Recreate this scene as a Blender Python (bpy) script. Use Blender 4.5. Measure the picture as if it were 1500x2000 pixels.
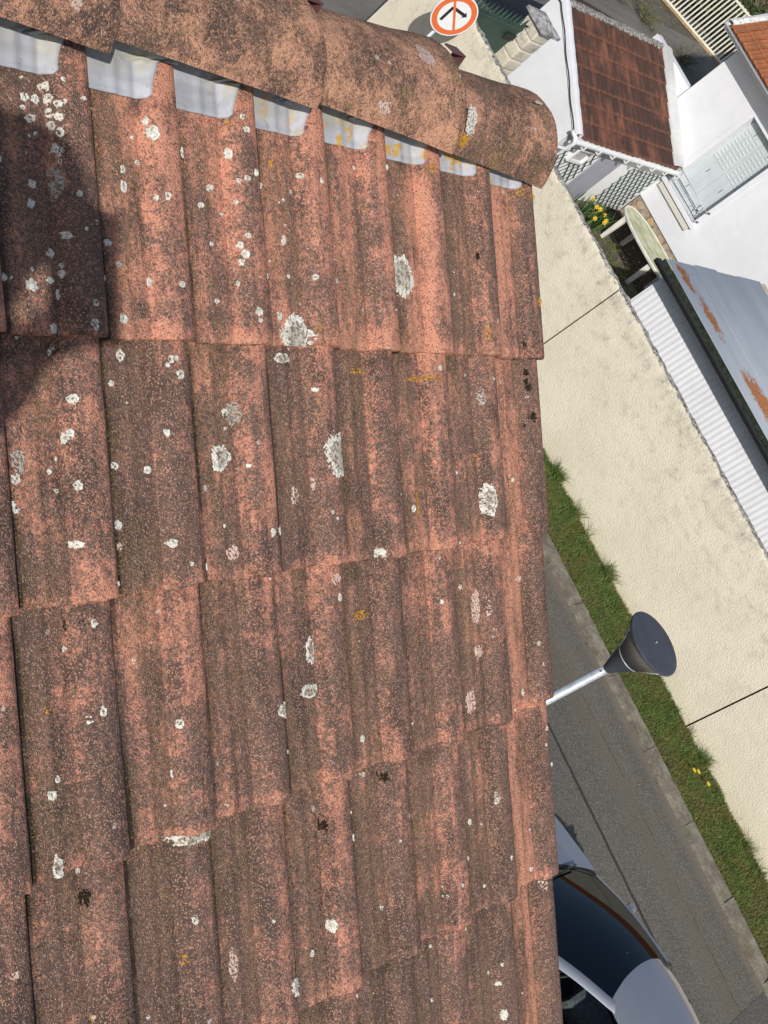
import bpy, bmesh, math, random
import numpy as np
from mathutils import Vector, Matrix, noise as mnoise

random.seed(7)
RNG = np.random.default_rng(11)
scene = bpy.context.scene
for o in list(bpy.data.objects):
    bpy.data.objects.remove(o)

# ------------------------------------------------------------------ camera
CAM = Vector((-1.0236, -0.6953, 8.5))
RIGHT = Vector((0.581181, -0.420707, 0.696587))
DOWN = Vector((-0.065006, -0.877262, -0.475590))
FWD = Vector((0.811174, 0.231121, -0.537196))
cd = bpy.data.cameras.new('camera')
cam = bpy.data.objects.new('camera', cd)
scene.collection.objects.link(cam)
rot = Matrix((RIGHT, -DOWN, -FWD)).transposed()
cam.matrix_world = Matrix.Translation(CAM) @ rot.to_4x4()
cd.sensor_fit = 'HORIZONTAL'
cd.sensor_width = 36.0
cd.lens = 2754.2 / 1500 * 36.0
cd.clip_start = 0.02
cd.clip_end = 2000
scene.camera = cam

# ------------------------------------------------------------------ light
SUN = Vector((0.690, 0.463, -0.556)).normalized()      # direction the light travels
world = bpy.data.worlds.new('World')
scene.world = world
world.use_nodes = True
wn = world.node_tree
bg = wn.nodes['Background']
sky = wn.nodes.new('ShaderNodeTexSky')
sky.sky_type = 'NISHITA'
sky.sun_disc = False
sky.sun_elevation = math.asin(-SUN.z)
sky.sun_rotation = math.atan2(-SUN.x, -SUN.y)
sky.air_density = 1.0
sky.dust_density = 1.2
wn.links.new(sky.outputs[0], bg.inputs[0])
bg.inputs[1].default_value = 0.10
sl = bpy.data.lights.new('sun', 'SUN')
sl.energy = 3.85
sl.angle = math.radians(0.55)
sl.color = (1.0, 0.955, 0.89)
sun = bpy.data.objects.new('sun', sl)
scene.collection.objects.link(sun)
sun.rotation_mode = 'QUATERNION'
sun.rotation_quaternion = SUN.to_track_quat('-Z', 'Y')
sun.location = (-20, -15, 30)
scene.view_settings.view_transform = 'Standard'
scene.view_settings.look = 'None'
scene.view_settings.exposure = 0.0
scene.view_settings.gamma = 1.0
scene.view_settings.use_curve_mapping = False
scene.render.engine = 'CYCLES'
scene.cycles.max_bounces = 8
scene.cycles.transparent_max_bounces = 12

# ------------------------------------------------------------------ object helpers
COL = scene.collection
def props(o, label=None, cat=None, group=None, kind=None):
    if label: o['label'] = label
    if cat: o['category'] = cat
    if group: o['group'] = group
    if kind: o['kind'] = kind
    return o
def empty(name, loc=(0, 0, 0), label=None, cat=None, group=None, rz=0.0):
    o = bpy.data.objects.new(name, None)
    o.empty_display_size = 0.2
    o.location = loc
    o.rotation_euler = (0, 0, rz)
    COL.objects.link(o)
    return props(o, label, cat, group)
def mesh_data(name, verts, faces, mat=None, smooth=False, mats=None, midx=None):
    me = bpy.data.meshes.new(name)
    me.from_pydata([tuple(map(float, v)) for v in verts], [], [tuple(int(i) for i in f) for f in faces])
    if mats:
        for m in mats: me.materials.append(m)
        if midx is not None: me.polygons.foreach_set('material_index', midx)
    elif mat: me.materials.append(mat)
    if smooth: me.polygons.foreach_set('use_smooth', [True] * len(me.polygons))
    me.update()
    return me
def link(name, me, parent=None, loc=None):
    o = bpy.data.objects.new(name, me)
    COL.objects.link(o)
    if parent is not None: o.parent = parent
    if loc is not None: o.location = loc
    return o
class MB:
    """collects shapes and links them as one mesh object"""
    def __init__(s): s.v = []; s.f = []; s.sm = []
    def add(s, v, f, sm=False):
        b = len(s.v); s.v += [tuple(p) for p in v]; s.f += [tuple(i + b for i in q) for q in f]; s.sm += [sm] * len(f); return s
    def box(s, x0, x1, y0, y1, z0, z1, bev=0.0):
        if bev <= 0:
            v = [(x0,y0,z0),(x1,y0,z0),(x1,y1,z0),(x0,y1,z0),(x0,y0,z1),(x1,y0,z1),(x1,y1,z1),(x0,y1,z1)]
            return s.add(v, [(0,3,2,1),(4,5,6,7),(0,1,5,4),(1,2,6,5),(2,3,7,6),(3,0,4,7)])
        bm = bmesh.new(); bmesh.ops.create_cube(bm, size=1)
        for q in bm.verts: q.co = Vector(((x0+x1)/2 + q.co.x*(x1-x0), (y0+y1)/2 + q.co.y*(y1-y0), (z0+z1)/2 + q.co.z*(z1-z0)))
        bmesh.ops.bevel(bm, geom=bm.edges[:], offset=bev, segments=2, affect='EDGES', profile=0.6)
        return s.bm(bm)
    def bm(s, bm, sm=False):
        bm.verts.ensure_lookup_table(); bm.verts.index_update()
        s.add([q.co[:] for q in bm.verts], [[l.index for l in f.verts] for f in bm.faces], sm); bm.free(); return s
    def obox(s, c, ax, ay, az, hx, hy, hz):
        """oriented box: centre, three unit axes, three half sizes"""
        c = Vector(c); v = []
        for k in (-1, 1):
            for a, b in ((-1,-1),(1,-1),(1,1),(-1,1)):
                v.append((c + Vector(ax)*hx*a + Vector(ay)*hy*b + Vector(az)*hz*k)[:])
        return s.add(v, [(0,3,2,1),(4,5,6,7),(0,1,5,4),(1,2,6,5),(2,3,7,6),(3,0,4,7)])
    def tube(s, pts, rad, n=10, caps=True):
        pts = [Vector(p) for p in pts]
        rad = rad if hasattr(rad, '__len__') else [rad]*len(pts)
        V = []; F = []
        up = None
        for i, p in enumerate(pts):
            t = (pts[min(i+1, len(pts)-1)] - pts[max(i-1, 0)]).normalized()
            if up is None: up = Vector((0,0,1)) if abs(t.z) < .9 else Vector((1,0,0))
            a = t.cross(up).normalized(); b = a.cross(t).normalized(); up = b
            for k in range(n):
                th = 2*math.pi*k/n; V.append((p + (a*math.cos(th) + b*math.sin(th))*rad[i])[:])
        for i in range(len(pts)-1):
            for k in range(n):
                F.append((i*n+k, i*n+(k+1)%n, (i+1)*n+(k+1)%n, (i+1)*n+k))
        if caps: F += [tuple(range(n))[::-1], tuple(range((len(pts)-1)*n, len(pts)*n))]
        return s.add(V, F, True)
    def lathe(s, prof, c=(0,0,0), n=48, close=True):
        V = []; F = []
        for r, z in prof:
            for k in range(n):
                th = 2*math.pi*k/n; V.append((c[0]+r*math.cos(th), c[1]+r*math.sin(th), c[2]+z))
        m = len(prof)
        for i in range(m-1):
            for k in range(n): F.append((i*n+k, i*n+(k+1)%n, (i+1)*n+(k+1)%n, (i+1)*n+k))
        if close: F += [tuple(range(n))[::-1], tuple(range((m-1)*n, m*n))]
        return s.add(V, F, True)
    def grid(s, P, sm=True, flip=False):
        """P: list of rows of points"""
        n = len(P[0]); V = [tuple(p) for r in P for p in r]; F = []
        for i in range(len(P)-1):
            for k in range(n-1):
                q = (i*n+k, i*n+k+1, (i+1)*n+k+1, (i+1)*n+k)
                F.append(q[::-1] if flip else q)
        return s.add(V, F, sm)
    def data(s, name, mat):
        me = mesh_data(name, s.v, s.f, mat)
        me.polygons.foreach_set('use_smooth', s.sm); me.update()
        return me
    def build(s, name, mat, parent=None, auto=None):
        me = s.data(name, mat)
        if auto: me.set_sharp_from_angle(angle=math.radians(auto))
        o = link(name, me, parent)
        if parent is not None:
            o.matrix_parent_inverse = Matrix.Identity(4)
            l = parent.location
            if parent.parent: l = l + parent.parent.location
            o.location = -l
        return o

# ------------------------------------------------------------------ material helpers
class NT:
    def __init__(s, name, rough=0.8, spec=0.3):
        s.m = bpy.data.materials.new(name); s.m.use_nodes = True
        s.t = s.m.node_tree; s.n = s.t.nodes; s.b = s.n['Principled BSDF']
        s.b.inputs['Roughness'].default_value = rough
        s.b.inputs['Specular IOR Level'].default_value = spec
        s._pos = None
    def new(s, t, **k):
        n = s.n.new(t)
        for a, v in k.items(): setattr(n, a, v)
        return n
    def put(s, sock, v):
        if hasattr(v, 'default_value') or isinstance(v, bpy.types.NodeSocket): s.t.links.new(v, sock)
        elif v is not None: sock.default_value = v
    def pos(s):
        if s._pos is None: s._pos = s.new('ShaderNodeNewGeometry').outputs['Position']
        return s._pos
    def obj(s): return s.new('ShaderNodeTexCoord').outputs['Object']
    def rnd(s): return s.new('ShaderNodeObjectInfo').outputs['Random']
    def sep(s, v):
        n = s.new('ShaderNodeSeparateXYZ'); s.put(n.inputs[0], v); return n.outputs
    def comb(s, x, y, z):
        n = s.new('ShaderNodeCombineXYZ')
        for i, v in enumerate((x, y, z)): s.put(n.inputs[i], v)
        return n.outputs[0]
    def dot(s, v, w):
        n = s.new('ShaderNodeVectorMath', operation='DOT_PRODUCT'); s.put(n.inputs[0], v); n.inputs[1].default_value = w; return n.outputs['Value']
    def scl(s, v, w):
        n = s.new('ShaderNodeVectorMath', operation='MULTIPLY'); s.put(n.inputs[0], v); n.inputs[1].default_value = w; return n.outputs[0]
    def vadd(s, v, w):
        n = s.new('ShaderNodeVectorMath', operation='ADD'); s.put(n.inputs[0], v); s.put(n.inputs[1], w); return n.outputs[0]
    def noise(s, v, scale, detail=3, rough=0.55, out=0, dist=0.0):
        n = s.new('ShaderNodeTexNoise'); s.put(n.inputs['Vector'], v)
        n.inputs['Scale'].default_value = scale; n.inputs['Detail'].default_value = detail
        n.inputs['Roughness'].default_value = rough; n.inputs['Distortion'].default_value = dist
        return n.outputs[out]
    def vor(s, v, scale, out='Color', feature='F1', rnd=1.0):
        n = s.new('ShaderNodeTexVoronoi', feature=feature); s.put(n.inputs['Vector'], v)
        n.inputs['Scale'].default_value = scale; n.inputs['Randomness'].default_value = rnd
        return n.outputs[out]
    def math(s, op, a, b=0.0, clamp=False):
        n = s.new('ShaderNodeMath', operation=op, use_clamp=clamp); s.put(n.inputs[0], a); s.put(n.inputs[1], b); return n.outputs[0]
    def ss(s, v, a, b, lo=0.0, hi=1.0):
        n = s.new('ShaderNodeMapRange', interpolation_type='SMOOTHSTEP'); s.put(n.inputs[0], v)
        for i, x in zip((1,2,3,4), (a,b,lo,hi)): s.put(n.inputs[i], x)
        return n.outputs[0]
    def mix(s, f, a, b, mode='MIX'):
        n = s.new('ShaderNodeMix', data_type='RGBA', blend_type=mode)
        s.put(n.inputs[0], f)
        for i, v in ((6, a), (7, b)):
            s.put(n.inputs[i], (tuple(v) + (1,)) if isinstance(v, (tuple, list)) and len(v) == 3 else v)
        return n.outputs[2]
    def ramp(s, f, stops):
        n = s.new('ShaderNodeValToRGB'); s.put(n.inputs[0], f); e = n.color_ramp.elements
        while len(e) < len(stops): e.new(0.5)
        for i, (p, c) in enumerate(stops):
            e[i].position = p; e[i].color = tuple(c) + (1,) if len(c) == 3 else c
        return n.outputs[0]
    def color(s, v): s.put(s.b.inputs['Base Color'], (tuple(v) + (1,)) if isinstance(v, tuple) else v); return s
    def rough(s, v): s.put(s.b.inputs['Roughness'], v); return s
    def bump(s, h, dist=0.002, strength=1.0):
        n = s.new('ShaderNodeBump'); s.put(n.inputs['Height'], h); n.inputs['Distance'].default_value = dist
        n.inputs['Strength'].default_value = strength
        prev = s.b.inputs['Normal']
        if prev.is_linked: s.t.links.new(prev.links[0].from_socket, n.inputs['Normal'])
        s.t.links.new(n.outputs[0], prev); return s

# ---- the roof frame: X along the ridge, v down the slope, n out of the roof
PITCH = 0.5005
G = 0.30985          # course gauge
W = 0.15             # wave pitch
P0 = Vector((0, 0, 7.4897))
SD = Vector((0, -math.cos(PITCH), -math.sin(PITCH)))
NR = Vector((0, -math.sin(PITCH), math.cos(PITCH)))
HW = 0.022           # height of the wave
TS = 0.016           # step between courses
EXPOSED_TOP = 1.12
def roofpos(X, v, n):
    return P0 + Vector((X, 0, 0)) + SD * v + NR * n

def tile_material(name, ridge=False):
    m = NT(name, 0.92, 0.15)
    p = m.pos()
    v = m.math('SUBTRACT', m.dot(p, tuple(SD)), P0.dot(SD))
    n = m.dot(p, tuple(NR))
    x = m.sep(p)[0]
    if ridge: q = p
    else: q = m.comb(x, v, n)
    rv = m.rnd()
    off = m.comb(m.math('MULTIPLY', rv, 13.0), m.math('MULTIPLY', rv, 7.0), 0.0)
    qo = m.vadd(q, off)
    streak = m.noise(m.scl(qo, (26, 3.2, 10) if not ridge else (8, 9, 9)), 1.0, 4, 0.6)
    streak2 = m.noise(m.scl(qo, (70, 5.0, 20) if not ridge else (20, 20, 20)), 1.0, 3, 0.6)
    blot = m.noise(qo, 16, 4, 0.62)
    fine = m.noise(q, 110, 4, 0.75)
    tileb = m.noise(off, 1.7, 1, 0.5)
    w = m.math('ADD', m.math('MULTIPLY', streak, 0.62), m.math('MULTIPLY', blot, 0.62))
    w = m.math('ADD', w, m.math('MULTIPLY', m.math('SUBTRACT', streak2, 0.5), 0.30))
    w = m.math('ADD', w, m.math('MULTIPLY', m.math('SUBTRACT', fine, 0.5), 0.62))
    w = m.math('ADD', w, m.math('MULTIPLY', m.math('SUBTRACT', rv, 0.5), 0.17))
    if not ridge:
        u = m.math('FRACT', m.math('DIVIDE', x, W))
        vf = m.math('FRACT', m.math('DIVIDE', v, G))
        pan = m.ss(u, 0.62, 0.48)
        crest = m.ss(u, 0.62, 0.80)
        w = m.math('ADD', w, m.math('MULTIPLY', pan, 0.03))
        # lower slope is browner, the crest end by each lower edge rubbed to salmon
        w = m.math('ADD', w, m.ss(v, -0.15, 0.9, 0.0, 0.085))
        w = m.math('SUBTRACT', w, m.math('MULTIPLY', m.ss(vf, 0.90, 0.995), 0.12))
        w = m.math('SUBTRACT', w, m.math('MULTIPLY', m.math('MULTIPLY', m.ss(vf, 0.16, 0.0), crest), 0.10))
        # the verge channel is washed clean
        vc = m.math('MULTIPLY', m.ss(x, 1.052, 1.062), m.ss(x, 1.138, 1.118))
        w = m.math('SUBTRACT', w, m.math('MULTIPLY', vc, 0.26))
    else:
        w = m.math('SUBTRACT', w, 0.05)
    W0 = m.ss(w, 0.385, 0.76)
    gc = m.sep(m.vor(q, 470))        # aggregate grains, a different random value per channel
    g2 = m.sep(m.vor(q, 700))
    fac = m.math('ADD', W0, m.math('MULTIPLY', m.math('SUBTRACT', gc[0], 0.5), 0.62), True)
    col = m.ramp(fac, [(0.0, (0.62, 0.285, 0.190)), (0.32, (0.45, 0.200, 0.138)), (0.60, (0.265, 0.146, 0.110)), (1.0, (0.135, 0.090, 0.072))])
    if ridge:
        col = m.ramp(fac, [(0.0, (0.60, 0.325, 0.200)), (0.34, (0.45, 0.235, 0.150)), (0.62, (0.27, 0.152, 0.105)), (1.0, (0.13, 0.088, 0.064))])
    # dark soot patches
    soot = m.noise(m.scl(qo, (22, 4.5, 9) if not ridge else (12, 11, 11)), 1.0, 5, 0.68)
    if ridge: soot = m.math('ADD', soot, 0.02)
    if not ridge:
        flank = m.math('MULTIPLY', m.ss(u, 0.50, 0.60), m.ss(u, 0.74, 0.64))
        soot = m.math('ADD', soot, m.math('MULTIPLY', flank, 0.05))
        soot = m.math('ADD', soot, m.math('MULTIPLY', m.math('SUBTRACT', rv, 0.5), 0.06))
        soot = m.math('ADD', soot, m.ss(v, -0.2, 0.5, -0.02, 0.025))
    sg = m.math('MULTIPLY', m.ss(soot, 0.51, 0.66), m.ss(gc[0], 0.02, 0.45, 0.35, 1.0))
    col = m.mix(m.math('MULTIPLY', sg, 0.72), col, (0.058, 0.045, 0.040))
    # single dark, pale, pink and yellow grains
    col = m.mix(m.math('MULTIPLY', m.ss(gc[1], 0.86, 0.92), 0.6), col, (0.065, 0.046, 0.040))
    col = m.mix(m.math('MULTIPLY', m.ss(g2[0], 0.96, 0.98), 0.5), col, (0.62, 0.46, 0.37))
    col = m.mix(m.math('MULTIPLY', m.ss(g2[1], 0.88, 0.93), 0.6), col, (0.60, 0.33, 0.23))
    if not ridge:
        moss = m.noise(m.scl(qo, (18, 6, 8)), 1.0, 4, 0.6)
        ym = m.math('MULTIPLY', pan, m.ss(moss, 0.40, 0.60))
        ym = m.math('MULTIPLY', ym, m.ss(g2[2], 0.66, 0.74))
        col = m.mix(m.math('MULTIPLY', ym, 0.55), col, (0.30, 0.19, 0.085))
        # dark grit along the joint and under each lower edge, plus painted joint shade
        e = m.math('ADD', m.math('MULTIPLY', m.ss(u, 0.20, 0.08), m.ss(moss, 0.40, 0.60)), m.math('MULTIPLY', m.ss(vf, 0.16, 0.02), m.ss(blot, 0.50, 0.66)), True)
        e = m.math('MULTIPLY', e, m.ss(gc[2], 0.25, 0.45))
        e = m.math('MAXIMUM', e, m.math('MULTIPLY', m.ss(u, 0.10, 0.07), m.ss(moss, 0.40, 0.60, 0.0, 0.8)))
        col = m.mix(m.math('MULTIPLY', e, 0.60), col, (0.050, 0.036, 0.026))
        jl = m.math('MULTIPLY', m.ss(m.math('ADD', u, m.math('MULTIPLY', m.math('SUBTRACT', fine, 0.5), 0.03)), 0.096, 0.076), m.ss(moss, 0.32, 0.56, 0.25, 0.9))
        col = m.mix(jl, col, (0.030, 0.022, 0.017))
    else:
        ym = m.math('MULTIPLY', m.ss(blot, 0.55, 0.72), m.ss(g2[2], 0.70, 0.80))
        ym = m.math('MULTIPLY', ym, m.ss(x, 0.25, 1.0))
        col = m.mix(ym, col, (0.42, 0.30, 0.07))
    # thin pale lime bloom
    bl = m.noise(m.scl(qo, (22, 9, 9)), 1.0, 4, 0.7)
    blm = m.math('MULTIPLY', m.ss(bl, 0.66, 0.78), m.ss(g2[0], 0.25, 0.65))
    col = m.mix(m.math('MULTIPLY', blm, 0.55), col, (0.60, 0.42, 0.35))
    # small round crustose lichens
    vd = m.vor(m.vadd(q, m.scl(m.noise(q, 90, 2, 0.6, out=1), (0.004, 0.004, 0.004))), 34, 'Distance')
    vc_ = m.sep(m.vor(q, 34))
    rad = m.math('MULTIPLY', m.math('SUBTRACT', vc_[0], 0.80), 0.9)
    lm = m.ss(m.math('SUBTRACT', rad, vd), 0.0, 0.03)
    lm = m.math('MULTIPLY', lm, m.ss(g2[1], 0.08, 0.3))
    col = m.mix(m.math('MULTIPLY', lm, 0.8), col, (0.56, 0.52, 0.46))
    # orange lichen specks
    on = m.noise(qo, 21, 4, 0.75)
    om = m.math('MULTIPLY', m.ss(on, 0.73, 0.77), m.ss(gc[0], 0.2, 0.6))
    col = m.mix(m.math('MULTIPLY', om, 0.8), col, (0.52, 0.27, 0.03))
    m.color(col)
    h = m.math('ADD', m.math('MULTIPLY', m.vor(q, 470, 'Distance'), -0.8), m.math('MULTIPLY', gc[1], 0.4))
    m.bump(h, 0.0016, 0.9)
    m.bump(m.noise(q, 120, 4, 0.6), 0.003, 0.7)
    return m.m

def simple(name, col, rough=0.7, spec=0.3, var=0.0, scale=4.0, bump=0.0, bscale=40, metal=0.0, stretch=(1,1,1)):
    m = NT(name, rough, spec)
    if var:
        nz = m.noise(m.scl(m.pos(), stretch), scale, 5, 0.6)
        a = tuple(max(0, c*(1-var)) for c in col); b = tuple(min(1, c*(1+var)) for c in col)
        m.color(m.mix(m.ss(nz, 0.3, 0.7), a, b))
    else: m.color(col)
    if bump: m.bump(m.noise(m.pos(), bscale, 4, 0.6), bump, 1.0)
    m.b.inputs['Metallic'].default_value = metal
    return m.m

MT = {}
MT['tile'] = tile_material('weathered_concrete_tile')
MT['ridge'] = tile_material('weathered_ridge_tile', True)
def lichen_mat(name, a, b, dark, thr=(0.55, 0.7)):
    m = NT(name, 0.95, 0.1)
    g = m.sep(m.vor(m.pos(), 520)); nz = m.noise(m.pos(), 160, 4, 0.7)
    c = m.mix(m.ss(nz, 0.35, 0.65), a, b)
    c = m.mix(m.math('MULTIPLY', m.ss(nz, thr[0], thr[1]), 0.8), c, dark)
    c = m.mix(m.math('MULTIPLY', m.ss(g[0], 0.88, 0.93), 0.7), c, dark)
    m.color(c); m.bump(m.noise(m.pos(), 400, 3, 0.6), 0.0012, 1.0)
    return m.m
MT['lich0'] = lichen_mat('white_lichen', (0.72, 0.70, 0.64), (0.52, 0.52, 0.45), (0.20, 0.17, 0.14))
MT['lich6'] = lichen_mat('grey_lichen_centre', (0.50, 0.48, 0.42), (0.36, 0.31, 0.26), (0.16, 0.12, 0.09), (0.48, 0.60))
MT['lich1'] = lichen_mat('pale_lichen', (0.58, 0.42, 0.36), (0.66, 0.55, 0.49), (0.34, 0.18, 0.13), (0.5, 0.62))
MT['lich3'] = lichen_mat('grey_lichen', (0.36, 0.33, 0.29), (0.50, 0.48, 0.43), (0.15, 0.12, 0.10), (0.5, 0.62))
MT['lich4'] = lichen_mat('orange_lichen', (0.55, 0.30, 0.035), (0.42, 0.22, 0.04), (0.24, 0.12, 0.05), (0.5, 0.62))
MT['lich5'] = lichen_mat('black_moss', (0.022, 0.017, 0.012), (0.05, 0.04, 0.022), (0.012, 0.01, 0.008))
MT['crumb'] = lichen_mat('moss_crumb', (0.10, 0.075, 0.035), (0.23, 0.165, 0.07), (0.03, 0.022, 0.012))

# ================================================================== large structure: ground
def sheet(name, x0, x1, y0, y1, z, mat, parent=None, label=None):
    o = MB().add([(x0,y0,z),(x1,y0,z),(x1,y1,z),(x0,y1,z)], [(0,1,2,3)]).build(name, mat, parent)
    return o
m = NT('asphalt', 0.9, 0.25)
p = m.pos(); s_ = m.sep(p)
base = m.noise(m.scl(p, (1.6, 0.25, 1)), 1.0, 5, 0.6)
agg = m.sep(m.vor(p, 75)); ag2 = m.sep(m.vor(p, 150))
c = m.mix(m.ss(base, 0.3, 0.7), (0.102, 0.094, 0.080), (0.142, 0.132, 0.112))
c = m.mix(m.math('MULTIPLY', m.ss(agg[0], 0.70, 0.9), 0.28), c, (0.28, 0.265, 0.24))
c = m.mix(m.math('MULTIPLY', m.ss(ag2[1], 0.955, 0.98), 0.6), c, (0.50, 0.48, 0.45))
c = m.mix(m.math('MULTIPLY', m.ss(agg[1], 0.60, 0.9), 0.55), c, (0.055, 0.052, 0.050))
# dusty band beside the kerb side wheel track, dark drip stain and the tarred joint
wob = m.math('MULTIPLY', m.math('SUBTRACT', m.noise(p, 0.9, 3, 0.5), 0.5), 0.30)
xx = m.math('ADD', s_[0], wob)
band = m.math('MULTIPLY', m.ss(xx, 13.45, 13.75), m.ss(xx, 14.25, 13.95))
c = m.mix(m.math('MULTIPLY', band, 0.45), c, (0.142, 0.126, 0.095))
wj = m.math('ADD', s_[0], m.math('MULTIPLY', m.math('SUBTRACT', m.noise(p, 3.0, 4, 0.6), 0.5), 0.07))
jt = m.math('MULTIPLY', m.ss(wj, 12.94, 12.96), m.ss(wj, 13.015, 12.99))
c = m.mix(m.math('MULTIPLY', jt, 0.85), c, (0.028, 0.026, 0.025))
j2 = m.math('MULTIPLY', m.ss(wj, 13.965, 13.975), m.ss(wj, 13.995, 13.985))
j2 = m.math('MULTIPLY', j2, m.ss(m.noise(p, 1.3, 3, 0.6), 0.42, 0.55))
c = m.mix(m.math('MULTIPLY', j2, 0.7), c, (0.05, 0.047, 0.044))
gut = m.ss(m.math('ADD', s_[0], m.math('MULTIPLY', wob, 0.6)), 14.42, 14.68)
c = m.mix(m.math('MULTIPLY', gut, 0.55), c, (0.20, 0.175, 0.14))
m.color(c); m.bump(m.vor(p, 75, 'Distance'), 0.006, 0.8)
MT['asphalt'] = m.m
m = NT('asphalt_patch', 0.9, 0.25); p = m.pos(); agg = m.sep(m.vor(p, 90))
c = m.mix(m.ss(agg[0], 0.5, 0.9), (0.085, 0.082, 0.078), (0.15, 0.145, 0.135)); m.color(c); m.bump(m.vor(p, 90, 'Distance'), 0.005, 0.7)
MT['patch'] = m.m
m = NT('earth', 0.95, 0.1); p = m.pos()
n1 = m.noise(p, 0.8, 5, 0.65); n2 = m.noise(p, 6, 5, 0.7)
c = m.mix(m.ss(n1, 0.35, 0.65), (0.115, 0.095, 0.07), (0.20, 0.185, 0.16))
c = m.mix(m.math('MULTIPLY', m.ss(n2, 0.5, 0.7), 0.7), c, (0.06, 0.065, 0.03)); m.color(c)
m.bump(m.noise(p, 18, 5, 0.7), 0.03, 1.0)
MT['earth'] = m.m
m = NT('side_road_asphalt', 0.92, 0.2); p = m.pos()
n1 = m.noise(m.scl(p, (0.25, 1.2, 1)), 1.0, 5, 0.65); agg = m.sep(m.vor(p, 60))
c = m.mix(m.ss(n1, 0.35, 0.65), (0.135, 0.125, 0.112), (0.20, 0.185, 0.165))
c = m.mix(m.math('MULTIPLY', m.ss(agg[0], 0.6, 0.95), 0.4), c, (0.28, 0.27, 0.25)); m.color(c)
m.bump(m.noise(p, 30, 4, 0.7), 0.006, 1.0)
MT['sideroad'] = m.m

YARD_Z = -0.5
g = MB()
for x0,x1,y0,y1 in ((-200,2,-200,200),(2,16.2,-200,-60),(2,16.2,60,200),(26,300,-200,10.2),(16.2,26,-200,-30),(16.2,300,15.6,200),(14.6,16.2,10.4,60)):
    g.add([(x0,y0,-.02),(x1,y0,-.02),(x1,y1,-.02),(x0,y1,-.02)], [(0,1,2,3)])
props(g.build('ground', MT['earth']), kind='structure')
props(MB().box(1.9, 14.70, -60, 60, -0.4, 0.0).build('road', MT['asphalt']), kind='structure')
props(sheet('road_patch', 12.2, 14.695, -12, -3.70, 0.004, MT['patch']), kind='structure')
props(MB().box(14.70, 300, 10.66, 15.6, -0.4, 0.0015).build('side_road', MT['sideroad']), kind='structure')
props(MB().box(16.25, 26.0, -30, 10.3, -0.9, YARD_Z).build('yard_ground', MT['earth']), kind='structure')
# verge soil under the grass
vb = MB()
vb.box(15.035, 16.0, -60, 10.45, -0.3, 0.03)
m = NT('verge_soil', 0.95, 0.1); p = m.pos()
c = m.mix(m.ss(m.noise(p, 14, 5, 0.7), 0.35, 0.65), (0.035, 0.04, 0.018), (0.14, 0.11, 0.065)); m.color(c); m.bump(m.noise(p, 60, 4, 0.7), 0.01, 1.0)
MT['soil'] = m.m
props(vb.build('verge_ground', m.m), kind='structure')

# kerb: flat stones 1 m long
m = NT('kerb_concrete', 0.9, 0.2); p = m.pos()
n1 = m.noise(p, 5, 5, 0.7); agg = m.sep(m.vor(p, 90))
c = m.mix(m.ss(n1, 0.35, 0.7), (0.15, 0.13, 0.10), (0.31, 0.285, 0.235))
c = m.mix(m.math('MULTIPLY', m.ss(agg[0], 0.6, 0.9), 0.5), c, (0.12, 0.10, 0.08))
c = m.mix(m.ss(m.noise(p, 1.7, 4, 0.6), 0.55, 0.7), c, (0.16, 0.14, 0.10)); m.color(c); m.bump(m.noise(p, 60, 4, 0.7), 0.008, 1.0)
MT['kerb'] = m.m
kerb = props(empty('kerb', (14.87, -0.6, 0)), kind='structure')
bm = bmesh.new(); bmesh.ops.create_cube(bm, size=1)
for v in bm.verts: v.co = Vector((v.co.x*0.29, v.co.y*0.995, v.co.z*0.3))
bmesh.ops.bevel(bm, geom=bm.edges[:], offset=0.018, segments=2, affect='EDGES')
bmesh.ops.subdivide_edges(bm, edges=[e for e in bm.edges if e.calc_length() > 0.5], cuts=9)
for v in bm.verts:
    k = mnoise.noise(v.co*6); v.co += Vector((0.010*k, 0, 0.006*mnoise.noise(v.co*9+Vector((3,1,2)))))
kme = bpy.data.meshes.new('kerb_stone'); bm.to_mesh(kme); bm.free(); kme.materials.append(MT['kerb'])
MB().box(14.73, 15.02, -14, 9, -0.3, 0.030).build('kerb_bed', MT['kerb'], kerb)
for k in range(-14, 9):
    o = link('kerb_stone', kme, kerb, (0, k*1.0 + (0.0 if k else 0.0) + 0.5, -0.105 + 0.006*random.uniform(-1, 1)))
    o.rotation_euler = (0, 0, random.uniform(-.006, .006) + (math.pi if k % 2 else 0))

# ================================================================== our house with the tiled roof
house = empty('tiled_roof_house', (0, 0, 0), 'terracotta coloured concrete tiled roof with lichens filling the foreground, its gable end facing the street', 'house')
MT['cream_in'] = simple('house_render', (0.62, 0.56, 0.44), 0.9, 0.15, 0.08, 3, 0.004, 120)
XE = 1.13       # outer face of the gable wall
hw = MB()
hb = MB()
YR = 0.352
zr = P0.z + YR*math.tan(PITCH) - 0.11
vs = []
def rz(y): return zr - abs(y - YR)*math.tan(PITCH)
EV = 4.6
prof_ = [(-EV+YR, 0), (EV+YR, 0), (EV+YR, rz(EV+YR)), (YR, zr), (-EV+YR, rz(-EV+YR))]
v = [(XE, y, z) for y, z in prof_] + [(-9.0, y, z) for y, z in prof_]
hw.add(v, [(0,1,2,3,4), (9,8,7,6,5), (1,0,5,6), (2,1,6,7), (0,4,9,5), (3,2,7,8), (4,3,8,9)])
hw.build('wall', MT['cream_in'], house)
MT['wood'] = simple('verge_board_wood', (0.10, 0.055, 0.045), 0.6, 0.3, 0.2, 8)
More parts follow.
